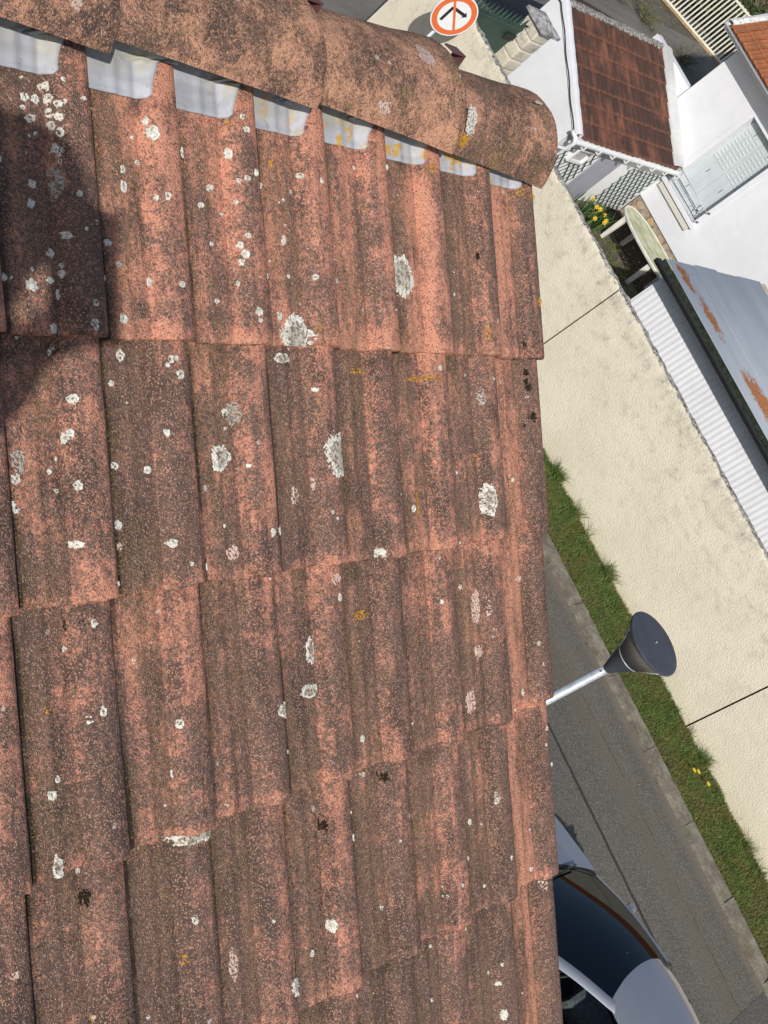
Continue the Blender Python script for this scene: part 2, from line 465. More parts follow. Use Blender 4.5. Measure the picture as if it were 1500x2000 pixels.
# verge boards below the tiles
for sgn in (1, -1):
    a = Vector((XE+0.012, YR, zr+0.055)); L = EV+0.2
    d = Vector((0, -sgn*math.cos(PITCH), -math.sin(PITCH)))
    nn = Vector((0, -sgn*math.sin(PITCH), math.cos(PITCH)))
    MB().obox(a + d*(L/2) - nn*0.075, (1,0,0), d, nn, 0.011, L/2, 0.07).build('verge_board', MT['wood'], house)

def tprof(u):
    """wave profile across a tile: flat pan with two faint ribs, then a round crest"""
    if u < 0.56:
        h = -HW
        h += 0.0022*math.exp(-((u-0.30)/0.035)**2) + 0.0016*math.exp(-((u-0.47)/0.03)**2)
        return h
    t = (u-0.56)/0.44
    return -HW + HW*max(0.0, 1-abs(2*t-1.06)**2.6)**0.5 if t > 0.03 else -HW
US = [0.0, .06, .12, .18, .24, .27, .30, .33, .37, .42, .47, .52, .56, .575, .59, .61, .635, .665, .70, .74, .78, .82, .86, .90, .93, .955, .975, .99, .997]
def make_tile(seed, length=1.12, last=False, pieces=None):
    """one interlocking tile, from -length*G to the lower edge at v=0 (local X, v, n axes are world aligned later)"""
    R = random.Random(seed)
    n0 = mnoise
    rows = [-length, -0.85, -0.7, -0.5, -0.3, -0.15, -0.06, -0.02, -0.004, 0.0]
    wf = 0.975 if not last else 0.95
    V = []; F = []
    nu = len(US)
    def pt(X, v, n): return (Vector((X, 0, 0)) + SD*v + NR*n)[:]
    for ri, r in enumerate(rows):
        for k, u in enumerate(US):
            X = u*W*wf + 0.002
            vv = 1 + r
            n = tprof(u) - TS*(1-vv)
            q = Vector((u*3+seed*5.1, r*4, 0))
            n += 0.0009*n0.noise(q*2.3) + 0.0006*n0.noise(q*7)
            dv = 0.0040*n0.noise(Vector((u*5, seed*3.7, 1))) + 0.0032*n0.noise(Vector((u*15, seed*3.7, 4)))
            edge = max(0.0, (r+0.06)/0.06)
            if ri == len(rows)-1: n -= 0.0035
            elif ri == len(rows)-2: n -= 0.0012
            if last and -1.0 < r < -0.92 and u > .9: X -= 0.004
            V.append(pt(X, r*G + dv*edge, n))
    for i in range(len(rows)-1):
        for k in range(nu-1):
            a = i*nu+k; F.append((a, a+nu, a+nu+1, a+1))
    # lower end face, thickness 14 mm, following the wave
    b = len(V); last_row = (len(rows)-1)*nu
    for k, u in enumerate(US):
        p_ = Vector(V[last_row+k]); inner = 0.013
        V.append((p_ - NR*inner + SD*0.001*n0.noise(Vector((u*20, seed, 2))))[:])
    for k in range(nu-1):
        F.append((last_row+k, b+k, b+k+1, last_row+k+1))
    # right hand lip
    c = len(V)
    drop = 0.006 if not last else 0.075
    for i, r in enumerate(rows):
        p_ = Vector(V[i*nu+nu-1])
        tgt = -HW - TS*(1-(1+r)) + 0.003 if not last else -HW-0.05
        cur = (p_ - (SD*(r*G))).dot(NR)
        V.append((p_ + NR*(tgt-cur) + Vector((0.0005, 0, 0)))[:])
    for i in range(len(rows)-1):
        a = i*nu+nu-1; F.append((a, a+nu, c+i+1, c+i))
    F.append((last_row+nu-1, b+nu-1, c+len(rows)-1))
    # left return so that the joint has depth
    d = len(V)
    for i, r in enumerate(rows):
        p_ = Vector(V[i*nu]); V.append((p_ - NR*0.012)[:])
    for i in range(len(rows)-1):
        F.append((i*nu, d+i, d+i+1, (i+1)*nu))
    # underside, coarse
    e = len(V); kk = [0, 12, 18, 24, nu-1]
    for i in (0, len(rows)-1):
        for k in kk: V.append((Vector(V[i*nu+k]) - NR*0.0135)[:])
    for k in range(len(kk)-1): F.append((e+k+1, e+len(kk)+k+1, e+len(kk)+k, e+k))
    return V, F
def tile_mesh(seed, **kw):
    V, F = make_tile(seed, **kw)
    me = mesh_data('roof_tile', V, F, MT['tile'], True)
    me.set_sharp_from_angle(angle=math.radians(50))
    return me
deck = MB()
a = roofpos(-8.8, -EXPOSED_TOP*G, -0.075)
deck.add([(-8.8, q.y, q.z) for q in (roofpos(0, -1.0*G, -0.085), roofpos(0, 13.6*G, -0.085))] + [(XE-0.01, q.y, q.z) for q in (roofpos(0, 13.6*G, -0.085), roofpos(0, -1.0*G, -0.085))], [(0,1,2,3)])
roof = deck.build('roof', simple('roof_underlay', (0.03, 0.028, 0.026), 0.9), house)
variants = [tile_mesh(s) for s in range(7)]
verge_v = [tile_mesh(20+s, last=True) for s in range(3)]
top_v = [tile_mesh(40+s, length=1.14) for s in range(4)]
top_last = tile_mesh(50, length=1.14, last=True)
NT_COUNT = 0
far = MB()
for j in range(0, 14):
    for i in range(-58, 8):
        last = i == 7
        jx = random.uniform(-0.0012, 0.0012); jv = random.uniform(-0.0026, 0.0026); jn = random.uniform(-0.0008, 0.0012)
        if j == 2 and i in (5, 6): jv += 0.006
        if j == 2 and i == 7: jv -= 0.012
        if j == 3 and i >= 1: jv -= 0.003*i/7
        loc = roofpos(i*W + jx, j*G + jv, jn)
        if i >= -9 and j < 12:
            me = (top_last if last else top_v[(i*3) % 4]) if j == 0 else (verge_v[j % 3] if last else variants[(i*5 + j*3 + (i*j) % 3) % 7])
            o = link('roof_tile', me, roof, loc)
            o.rotation_euler = (random.uniform(-.002, .002), random.uniform(-.003, .003), random.uniform(-.004, .004))
        elif i >= -9 or True:
            # beyond the part that shows: coarse version joined into one piece
            ks = [0, 12, 15, 18, 22, 25, 28]
            V = []
            for r in (-1.05, 0.0):
                for k in ks:
                    u = US[k]; V.append((loc + Vector((u*W*0.985, 0, 0)) + SD*(r*G) + NR*(tprof(u) + TS*r))[:])
            for k in ks: V.append((Vector(V[len(ks)+ks.index(k)]) - NR*0.014)[:])
            n = len(ks); F = [(k, k+n, k+n+1, k+1) for k in range(n-1)] + [(n+k, 2*n+k, 2*n+k+1, n+k+1) for k in range(n-1)]
            far.add(V, F, True)
o = far.build('roof_tile', MT['tile'], roof); o['kind'] = 'stuff'
# the other slope, never seen from here: one coarse sheet of waves
bs = MB(); rowsP = []
SB = Vector((0, math.cos(PITCH), -math.sin(PITCH)))
NB = Vector((0, math.sin(PITCH), math.cos(PITCH)))
apex = Vector((0, YR, P0.z + YR*math.tan(PITCH)))
for j in range(0, 15):
    for e_, dn in ((0.0, -TS), (1.0, 0.0)):
        row = []
        for i in range(-60, 8):
            for u in (0.0, 0.55, 0.66, 0.78, 0.92, 0.985):
                if (i*W + u*W) < XE+0.05: row.append((Vector((i*W+u*W, 0, 0)) + apex + SB*((j+e_)*G+0.06) + NB*(tprof(u)+dn))[:])
        rowsP.append(row)
o = bs.grid(rowsP, True).build('back_slope_tile', MT['tile'], roof); o['kind'] = 'stuff'

# zinc closing pieces dressed into each pan under the ridge
m = NT('zinc_sheet', 0.62, 0.4); p = m.pos()
nz = m.noise(m.scl(p, (6, 40, 40)), 1.0, 4, 0.6); n2 = m.noise(p, 28, 5, 0.65)
c = m.mix(m.ss(nz, 0.3, 0.7), (0.33, 0.345, 0.385), (0.45, 0.46, 0.50))
v_ = m.math('SUBTRACT', m.dot(p, tuple(SD)), P0.dot(SD))
c = m.mix(m.math('MULTIPLY', m.math('MULTIPLY', m.ss(n2, 0.40, 0.62), m.ss(v_, -0.30, -0.345)), 0.9), c, (0.42, 0.40, 0.31))
c = m.mix(m.math('MULTIPLY', m.ss(m.noise(p, 45, 4, 0.7), 0.60, 0.66), 0.8), c, (0.32, 0.30, 0.27))
c = m.mix(m.math('MULTIPLY', m.math('MULTIPLY', m.ss(m.noise(p, 26, 5, 0.8), 0.545, 0.585), m.ss(m.sep(p)[0], 0.38, 0.60)), 0.9), c, (0.55, 0.31, 0.03))
m.color(c); m.b.inputs['Metallic'].default_value = 0.0
m.bump(m.noise(p, 60, 3, 0.5), 0.0012, 0.8)
MT['zinc'] = m.m
for i in range(-9, 8):
    R = random.Random(i*7+3)
    vb0 = -0.952 + R.uniform(-0.008, 0.006)
    vt = -1.18
    rows_ = []
    for a_ in np.linspace(0, 1, 15):
        v = vt + (vb0-vt)*a_
        # right edge cut round the crest of this tile, left edge round the crest before
        rr = 0.615 + 0.085*max(0.0, 1 - max(0.0, (a_-0.35)/0.5))**1.5 if a_ > 0.35 else 0.99
        ll = -0.02
        rr += 0.006*math.sin(a_*9+i)
        if a_ > .93: rr -= 0.03*((a_-.93)/.07)**2; ll += 0.03*((a_-.93)/.07)**2
        row = []
        for t in np.linspace(0, 1, 22):
            u = ll + (rr-ll)*t
            uu = u % 1.0 if u > 0 else 0.0
            n = max(tprof(min(0.985, max(0, uu))), tprof(min(0.985, max(0, uu+0.02)))) - TS*(-v if v > -1 else 1.0) + 0.004 + 0.0003*math.sin(t*7+i)*a_
            row.append((roofpos(i*W + u*W*0.98 + 0.003, v*G, n))[:])
        rows_.append(row)
    me = MB().grid(rows_, True)
    o = me.build('flashing', MT['zinc'], roof)
    sm_ = o.modifiers.new('thick', 'SOLIDIFY'); sm_.thickness = 0.0016; sm_.offset = 1

# ridge tiles, each lapping over the next one towards the gable
RC = Vector((0, 0.370, 7.615))
def ridge_mesh(seed, L, r0, r1, e0=146, e1=161):
    R = random.Random(seed); V = []; F = []
    xs = [0.0, 0.02, .1, .2, .35, .5, .65, .8, .9, .955, .985, 0.997, 1.0]
    NA = 29
    for xi, x in enumerate(xs):
        r = r0 + (r1-r0)*x
        if x > 0.86: r += 0.0035*min(1, (x-0.86)/0.05)
        if x >= 0.997: r -= 0.002
        if x == 1.0: r -= 0.004
        angs = [math.radians(-6 + (e0+(e1-e0)*x+6)*t/(NA-1)) for t in range(NA)]
        for a_ in angs:
            q = Vector((x*5+seed*3, math.cos(a_)*3, math.sin(a_)*3))
            rr = r + 0.0012*mnoise.noise(q*1.3) + 0.0005*mnoise.noise(q*6)
            ca, sa = math.cos(a_), math.sin(a_)
            xo = x*L + (0.004*mnoise.noise(Vector((a_*3, seed, 0))) if x > .95 else 0)
            V.append((xo, rr*ca, rr*sa))
    n = len(angs); m_ = len(xs)
    for i in range(m_-1):
        for k in range(n-1): F.append((i*n+k, (i+1)*n+k, (i+1)*n+k+1, i*n+k+1))
    b = len(V); th = 0.013
    for x_i in (0, m_-1):
        for k in range(n):
            q = V[x_i*n+k]; a_ = angs[k]; V.append((q[0], q[1]-th*math.cos(a_), q[2]-th*math.sin(a_)))
    for k in range(n-1):
        F.append((k+1, b+k+1, b+k, k)[::-1] if False else (k, k+1, b+k+1, b+k))
        F.append(((m_-1)*n+k, b+n+k, b+n+k+1, (m_-1)*n+k+1))
        F.append((b+k, b+k+1, b+n+k+1, b+n+k))
    for kk, fl in ((0, 0), (n-1, 1)):
        for i in range(m_-1): pass
        F.append(tuple([i*n+kk for i in range(m_)] + [b+n+kk, b+kk]) if fl else tuple([i*n+kk for i in range(m_)] + [b+n+kk, b+kk])[::-1])
    me = mesh_data('ridge_tile', V, F, MT['ridge'], True)
    me.set_sharp_from_angle(angle=math.radians(45))
    return me
RX = [0.80, 0.455, 0.098]
spec = [(0.815, 0.375, 0.100, 0.1045), (0.475, 0.385, 0.102, 0.1190), (0.095, 0.415, 0.102, 0.1180), (-0.275, 0.405, 0.102, 0.119)]
for k in range(4, 24): spec.append((-0.255-0.36*(k-3), 0.40, 0.102, 0.119))
for k, (x0, L, r0, r1) in enumerate(spec):
    o = link('ridge_tile', ridge_mesh(k, L, r0, r1, 154 if k == 0 else (149 if k == 1 else 145), 167 if k == 0 else (159 if k == 1 else 153)), roof, (x0, RC.y - (0.005 if k == 0 else 0), RC.z - (0.009 if k == 0 else 0)))
    if k == 2: o.location.z -= 0.0
MT['clip'] = simple('ridge_clip_paint', (0.12, 0.05, 0.05), 0.5, 0.4, 0.15, 30)
for x in (0.872, 0.508, 0.132):
    cm = MB()
    for a_ in (74,):
        a_ = math.radians(a_); r = 0.124
        c_ = Vector((x+0.010, RC.y + r*math.cos(a_), RC.z + r*math.sin(a_)))
        t_ = Vector((0, -math.sin(a_), math.cos(a_))); n_ = Vector((0, math.cos(a_), math.sin(a_)))
        cm.obox(c_, (1,0,0), t_, n_, 0.016, 0.012, 0.0015)
        cm.obox(c_ + Vector((0.016, 0, 0)) - n_*0.009, (1,0,0), t_, n_, 0.0015, 0.012, 0.010)
    cm.build('ridge_clip', MT['clip'], roof)

# lichens, moss and crumbs as thin real crusts lying on the tiles
LICH=[(0.7815,-0.1182,0.0288,0.0316,0),(0.5097,-0.0171,0.028,0.027,0),(0.5835,0.1536,0.0323,0.033,0),(0.9954,0.2399,0.0121,0.0274,0),(0.6839,0.3045,0.0071,0.01,0),(0.2691,0.627,0.0415,0.0092,0),(0.3805,0.0918,0.0111,0.0149,3),(0.3537,0.1488,0.0158,0.0175,0),(0.0871,-0.1756,0.0066,0.0163,3),(0.9773,0.4202,0.019,0.0276,1),(0.9734,0.4933,0.0141,0.0112,1),(0.5257,0.4283,0.0102,0.0183,0),(0.5192,0.4844,0.0202,0.0095,0),(0.4399,0.4948,0.0177,0.0098,0),(0.9918,0.746,0.009,0.0122,0),(0.5384,0.8266,0.0045,0.0096,0),(0.9929,0.0682,0.0068,0.0154,3),(0.2346,0.5414,0.0018,0.0071,0),(0.2418,0.478,0.0043,0.0071,2),(0.3351,0.8185,0.0073,0.0219,1),(0.4379,0.8784,0.013,0.0128,0),(0.0419,0.5234,0.0058,0.0059,0),(0.0416,0.6063,0.0065,0.013,0),(0.0205,0.1403,0.0101,0.0126,3),(0.0895,0.1123,0.0033,0.0065,0),(0.086,0.1189,0.0013,0.0053,0),(0.093,0.1717,0.0035,0.0053,0),(0.2435,0.1137,0.003,0.0051,0),(0.2189,0.1588,0.0053,0.0051,0),(0.4993,0.2076,0.009,0.0157,1),(0.5364,0.1915,0.0017,0.0087,1),(0.3638,0.2746,0.012,0.0095,1),(0.572,0.3295,0.0116,0.0088,1),(0.9343,0.573,0.0136,0.0188,1),(0.4954,0.0144,0.0177,0.0071,0),(0.0525,0.508,0.0044,0.0047,0),(-0.0333,0.7055,0.0059,0.0051,1),(0.9936,1.121,0.0049,0.0106,0),(1.1519,0.9393,0.0082,0.0148,1),(1.1212,0.3875,0.0097,0.0054,1),(0.0583,-0.2678,0.0064,0.0052,2),(0.0728,-0.2677,0.0065,0.0052,0),(0.0861,-0.2667,0.0015,0.0052,0),(0.088,-0.2707,0.0023,0.0052,2),(0.0941,-0.2631,0.0036,0.0052,2),(0.094,-0.2483,0.0036,0.0052,0),(0.0876,-0.2529,0.0021,0.0052,2),(0.0639,-0.2446,0.0065,0.0052,2),(0.088,-0.239,0.0023,0.0052,2),(0.0938,-0.2309,0.0036,0.0052,2),(0.0868,-0.2849,0.0018,0.0052,2),(0.0893,-0.2133,0.0026,0.0052,0),(0.0572,-0.2884,0.0036,0.0029,2),(0.0545,-0.2555,0.0036,0.0029,2),(0.0699,-0.2276,0.0036,0.0029,2),(0.0911,-0.2062,0.0017,0.0029,2),(0.0944,-0.211,0.002,0.0029,2),(0.0862,-0.2107,0.0008,0.0029,2),(0.0918,-0.1986,0.0018,0.0029,2),(0.1855,-0.3072,0.004,0.0031,2),(0.1288,-0.2743,0.0048,0.0029,2),(0.1014,-0.2918,0.0027,0.0029,2),(0.1009,-0.2669,0.0027,0.0029,2),(0.239,-0.2683,0.0024,0.0052,0),(0.2447,-0.2538,0.0063,0.0092,0),(0.2226,-0.2466,0.004,0.0031,2),(0.2278,-0.2173,0.0041,0.0031,2),(0.2425,-0.1738,0.0024,0.0039,0),(0.2365,-0.1176,0.0011,0.0037,2),(0.3884,-0.2494,0.003,0.007,0),(0.4146,-0.2836,0.0058,0.0042,0),(0.409,-0.299,0.0044,0.0037,2),(0.3916,-0.1856,0.0022,0.0039,2),(0.3923,-0.1292,0.0034,0.0056,0),(0.3975,-0.1182,0.005,0.0062,0),(0.3923,-0.1071,0.003,0.0051,0),(0.4028,-0.1425,0.0039,0.0039,2),(0.3565,-0.2015,0.0069,0.005,0),(0.351,-0.1291,0.0046,0.0033,2),(0.4097,-0.2184,0.0049,0.0039,2),(0.396,-0.2135,0.0029,0.0039,2),(0.3742,-0.1701,0.0039,0.0028,2),(0.3881,-0.0791,0.0014,0.0034,2),(0.2678,-0.0693,0.0051,0.0037,2),(0.3528,-0.0547,0.0047,0.0033,2),(0.0772,-0.0932,0.0066,0.0054,0),(0.0872,-0.0709,0.0018,0.0049,0),(0.0835,-0.048,0.0026,0.0061,0),(0.0549,-0.1479,0.0064,0.0053,0),(0.0582,-0.1703,0.0064,0.0053,0),(0.1679,-0.1141,0.0059,0.0046,0),(0.0466,-0.0561,0.0082,0.0068,0),(0.074,-0.0626,0.0054,0.0044,0),(0.1092,-0.1617,0.0033,0.0029,2),(0.1165,-0.1236,0.0031,0.0025,2),(0.5442,-0.0275,0.0026,0.0086,4),(0.9977,-0.0373,0.0046,0.0119,4),(0.8326,0.039,0.0374,0.0049,4),(0.6676,0.0302,0.0153,0.0053,4),(0.5483,0.0799,0.0032,0.0289,4),(0.3906,-0.2868,0.003,0.0053,4),(0.0981,-0.3106,0.0038,0.0011,4),(1.1743,-0.0976,0.0081,0.0072,4),(0.1821,-0.3338,0.0032,0.0085,4),(1.1342,-0.2547,0.002,0.0125,4),(0.486,-0.31,0.0053,0.0026,4),(1.1463,-0.2884,0.0075,0.0089,4),(0.8618,-0.29,0.0102,0.008,4),(0.0445,0.4263,0.0044,0.0047,4),(0.2385,0.7778,0.0029,0.0065,4),(0.9748,0.1657,0.0096,0.0043,4),(0.7991,0.2325,0.0042,0.0241,4),(1.1502,1.1478,0.0056,0.0056,4),(0.687,-0.2857,0.0021,0.003,4),(0.4871,-0.2523,0.0043,0.0084,4),(0.6525,0.3928,0.0176,0.0077,4),(1.1791,-0.2824,0.0145,0.0045,4),(1.1446,0.0259,0.004,0.0054,5),(1.1437,0.0411,0.0025,0.0045,5),(1.1467,0.0521,0.0046,0.0054,5),(1.151,0.1044,0.0079,0.0081,5),(1.1372,0.1171,0.0016,0.0072,5),(0.9908,-0.1651,0.0014,0.0051,5),(1.1367,-0.0218,0.0011,0.0054,5),(0.0876,0.334,0.0073,0.0084,5),(0.0866,0.6566,0.0032,0.0097,5),(1.1399,0.6639,0.0075,0.0183,5),(0.6876,0.6443,0.0042,0.0078,5),(0.537,0.6818,0.0026,0.0059,5)]

def hfield(X, v):
    u = (X/W) % 1.0; vv = (v/G) % 1.0
    if v < -G: vv = 0.0
    return tprof(u) - TS*(1-vv)
def crust(mb, X0, v0, rx, ry, kind, seed):
    if not hasattr(mb, 'mi'): mb.mi = []
    R = random.Random(seed)
    step = 0.0009 if max(rx, ry) > 0.012 else 0.0007
    nx = max(3, int(2.6*rx/step)); ny = max(3, int(2.6*ry/step))
    ix0 = math.floor(X0/W); 
    j0 = math.floor(v0/G)
    keep = np.zeros((ny, nx), bool); inner = set()
    sx, sy = seed*3.17, seed*1.71
    for a_ in range(ny):
        for b_ in range(nx):
            x = (b_+.5)/nx*2.6-1.3; y = (a_+.5)/ny*2.6-1.3
            X = X0 + x*rx; v = v0 + y*ry
            if math.floor(X/W) != ix0 or math.floor(v/G) != j0: continue
            r = math.hypot(x, y)
            ang = math.atan2(y, x)
            lim = 1 + 0.28*mnoise.noise(Vector((math.cos(ang)*1.3+sx, math.sin(ang)*1.3+sy, 0))) + 0.30*mnoise.noise(Vector((X*260, v*260, seed)))
            if r > lim: continue
            hole = mnoise.noise(Vector((X*330+9, v*330, seed)))
            if kind == 0 and hole > 0.42: continue
            if kind in (1, 3) and hole > 0.12: continue
            if kind == 4 and hole > -0.04: continue
            if kind == 5 and hole > 0.0: continue
            if kind == 2 and (r < 0.50 and hole > 0.02 or hole > 0.38): continue
            keep[a_, b_] = True
            if kind == 0 and max(rx, ry) > 0.012 and r < 0.70*lim + 0.25*mnoise.noise(Vector((X*150, v*150, seed+2))): inner.add((a_, b_))
    idx = {}
    th = 0.0011 if kind in (0, 2) else 0.0007
    if kind == 5: th = 0.0015
    def vid(a_, b_):
        k = (a_, b_)
        if k not in idx:
            x = b_/nx*2.6-1.3; y = a_/ny*2.6-1.3
            X = X0 + x*rx; v = v0 + y*ry
            X = min(max(X, ix0*W+0.002), (ix0+1)*W-0.0035); v = min(max(v, j0*G+.001), (j0+1)*G-0.001)
            full = 1
            for da in (-1, 0):
                for db in (-1, 0):
                    if not (0 <= a_+da < ny and 0 <= b_+db < nx and keep[a_+da, b_+db]): full = 0
            n = hfield(X, v) + 0.0018 + (th*(1+0.5*mnoise.noise(Vector((X*700, v*700, 3)))) if full else -0.0010)
            idx[k] = len(mb.v); mb.v.append((roofpos(X, v, n))[:])
        return idx[k]
    for a_ in range(ny):
        for b_ in range(nx):
            if keep[a_, b_]:
                mb.f.append((vid(a_, b_), vid(a_+1, b_), vid(a_+1, b_+1), vid(a_, b_+1))); mb.sm.append(False)
                mb.mi.append(1 if (a_, b_) in inner else 0)
small = {0: MB(), 1: MB(), 3: MB(), 4: MB()}
NAMES = {0: 'white_lichen', 1: 'pale_lichen', 2: 'white_lichen', 3: 'grey_lichen', 4: 'orange_lichen', 5: 'dark_moss'}
for k, (X, v, rx, ry, kd) in enumerate(LICH):
    if kd == 5: continue
    if kd == 2: crust(small[0], X, v, rx, ry, 2, k+1); continue
    if max(rx, ry) > 0.0085:
        mb = MB(); crust(mb, X, v, rx, ry, kd, k+1)
        if mb.f:
            o = mb.build(NAMES[kd], MT['lich%d' % kd], roof)
            if kd == 0:
                o.data.materials.append(MT['lich6']); o.data.polygons.foreach_set('material_index', mb.mi); o.data.update()
    else: crust(small[kd], X, v, rx, ry, kd, k+1)
R = random.Random(5)
for k in range(170):
    X = R.uniform(0.0, 1.18); v = R.uniform(-0.95*G, 5*G)
    r = R.choice((0.0015, 0.002, 0.0025, 0.003, 0.004, 0.0045))
    kd = R.choice((0, 0, 2, 2, 0, 1))
    if kd == 2: r = max(r, 0.003)
    crust(small[1 if kd == 1 else 0], X, v, r, r*R.uniform(.9, 1.4), kd, 300+k)
for k in range(70):
    X = R.uniform(0.0, 0.62)**1.0; v = R.uniform(-0.92*G, 0.95*G)
    if R.random() < X*0.9: continue
    r = R.uniform(0.0022, 0.0062)
    crust(small[0], X, v, r, r*R.uniform(.9, 1.3), R.choice((0, 2, 2)), 700+k)
for kd, mb in small.items():
    o = mb.build(NAMES[kd], MT['lich%d' % kd], roof); o['kind'] = 'stuff'
# moss crumbs and grit in the pans, close to the joint
cr = MB(); dk = MB(); R = random.Random(9)
tet = [(1,1,1),(-1,-1,1),(-1,1,-1),(1,-1,-1)]
cnt = 0
while cnt < 15000:
    X = R.uniform(-0.02, 1.19); v = R.uniform(-0.95*G, 5.2*G)
    u = (X/W) % 1; vf = (v/G) % 1
    w_ = math.exp(-((u-0.09)/0.03)**2)*1.6 + 0.12*(u < .56) + 0.35*math.exp(-(vf/0.05)**2)*(u < .6)
    pn = mnoise.noise(Vector((X*16, v*6, 2.2)))*0.5+0.5
    if R.random() > w_*max(0, (pn-0.36)*3.0)*(0.45 if v < 0 else 1.0): continue
    s = R.uniform(0.0007, 0.0019)
    c_ = roofpos(X, v, hfield(X, v)+s*0.5)
    q = Vector((R.uniform(-1,1), R.uniform(-1,1), R.uniform(-1,1))).normalized()
    M_ = q.to_track_quat('Z', 'Y').to_matrix()
    cr.add([(c_ + M_ @ (Vector(t)*s*0.6*R.uniform(.7, 1.3)))[:] for t in tet], [(0,1,2),(0,2,3),(0,3,1),(1,3,2)])
    cnt += 1
for (X0, v0, rx, ry, kd) in LICH:
    if kd != 5: continue
    for q_ in range(int(60 + 900000*rx*ry)):
        X = X0 + R.gauss(0, rx*.5); v = v0 + R.gauss(0, ry*.5)
        s = R.uniform(0.0008, 0.0021); c_ = roofpos(X, v, hfield(X, v)+s*0.4+.001)
        M_ = Vector((R.uniform(-1,1), R.uniform(-1,1), R.uniform(-1,1))).normalized().to_track_quat('Z', 'Y').to_matrix()
        dk.add([(c_ + M_ @ (Vector(t)*s*0.7*R.uniform(.7, 1.3)))[:] for t in tet], [(0,1,2),(0,2,3),(0,3,1),(1,3,2)])
o = dk.build('dark_moss', MT['lich5'], roof); o['kind'] = 'stuff'
o = cr.build('moss_crumbs', MT['crumb'], roof); o['kind'] = 'stuff'
# pale lichens on the ridge tiles
def ridge_crust(X0, a0, rx, ra, kind, seed, rad):
    mb = MB(); nx = int(2.6*rx/0.0012)+2; na = int(2.6*ra/0.0012)+2
    idx = {}; keep = {}
    for i in range(nx):
        for j in range(na):
            x = (i+.5)/nx*2.6-1.3; y = (j+.5)/na*2.6-1.3
            X = X0+x*rx; Y = y*ra
            r = math.hypot(x, y)
            if r < 1 + 0.45*mnoise.noise(Vector((x*1.4+seed, y*1.4, 0))) + 0.35*mnoise.noise(Vector((X*300, Y*300, seed))) and mnoise.noise(Vector((X*400, Y*400, seed+4))) < 0.22: keep[(i, j)] = 1
    def vid(i, j):
        if (i, j) not in idx:
            X = X0 + (i/nx*2.6-1.3)*rx; a_ = math.radians(a0) + (j/na*2.6-1.3)*ra/0.11
            r = rad(X) + 0.0016
            idx[(i, j)] = len(mb.v); mb.v.append((X, RC.y+r*math.cos(a_), RC.z+r*math.sin(a_)))
        return idx[(i, j)]
    for (i, j) in keep: mb.f.append((vid(i, j), vid(i+1, j), vid(i+1, j+1), vid(i, j+1))); mb.sm.append(False)
    if mb.f: mb.build(NAMES[kind], MT['lich%d' % kind], roof)
def rlast(X): return 0.1045
def rmid(X): return 0.103 + 0.016*(X-0.475)/0.385
def rl2(X): return 0.112
ridge_crust(0.900, 130, 0.016, 0.024, 0, 3, rlast)
ridge_crust(0.892, 148, 0.012, 0.012, 4, 4, rlast)
ridge_crust(0.660, 140, 0.014, 0.010, 1, 5, rmid)
ridge_crust(0.775, 90, 0.020, 0.018, 1, 6, rmid)
ridge_crust(1.135, 92, 0.012, 0.004, 0, 7, rlast)
ridge_crust(0.07, 132, 0.008, 0.008, 1, 8, lambda X: 0.116)

# ================================================================== street wall
def roughcast(name, a, b, stain, ztop):
    m = NT(name, 0.95, 0.1); p = m.pos(); s_ = m.sep(p)
    n1 = m.noise(p, 1.3, 5, 0.6); n2 = m.noise(m.scl(p, (1, 1.3, 2.0)), 3.0, 6, 0.72)
    c = m.mix(m.ss(n1, 0.3, 0.7), a, b)
    st = m.math('MULTIPLY', m.ss(n2, 0.47, 0.80), m.ss(s_[2], 0.4, ztop-0.15, 0.2, 1.0))
    drip = m.noise(m.scl(p, (1, 5, 1.8)), 2.6, 6, 0.75)
    st = m.math('ADD', st, m.math('MULTIPLY', m.ss(drip, 0.42, 0.80), m.ss(s_[2], ztop-0.40, ztop, 0.0, 0.9)), True)
    c = m.mix(m.math('MULTIPLY', st, 0.85), c, stain)
    c = m.mix(m.ss(s_[2], 0.30, 0.02, 0.0, 0.22), c, (0.52, 0.47, 0.24))
    m.color(c)
    m.bump(m.noise(p, 44, 3, 0.55), 0.016, 0.8)
    m.bump(m.noise(p, 9, 3, 0.5), 0.012, 0.5)
    return m.m
MT['cream'] = roughcast('cream_roughcast', (0.655, 0.60, 0.475), (0.715, 0.66, 0.53), (0.27, 0.26, 0.23), 2.1)
m = NT('mossy_coping', 0.95, 0.1); p = m.pos()
n1 = m.noise(p, 22, 5, 0.75); n2 = m.noise(p, 3, 3, 0.6)
c = m.mix(m.ss(n1, 0.40, 0.60), (0.13, 0.125, 0.11), (0.52, 0.50, 0.46))
c = m.mix(m.math('MULTIPLY', m.ss(n2, 0.55, 0.7), 0.7), c, (0.24, 0.24, 0.22)); m.color(c); m.bump(m.noise(p, 40, 5, 0.7), 0.03, 1.0)
MT['coping'] = m.m
sw = empty('street_wall', (16.1, 0, 0), 'long cream roughcast wall along the street with black vertical joints and a mossy top', 'wall')
JY = [-22.16, -16.76, -11.36, -5.95, -0.555, 4.85, 10.46]
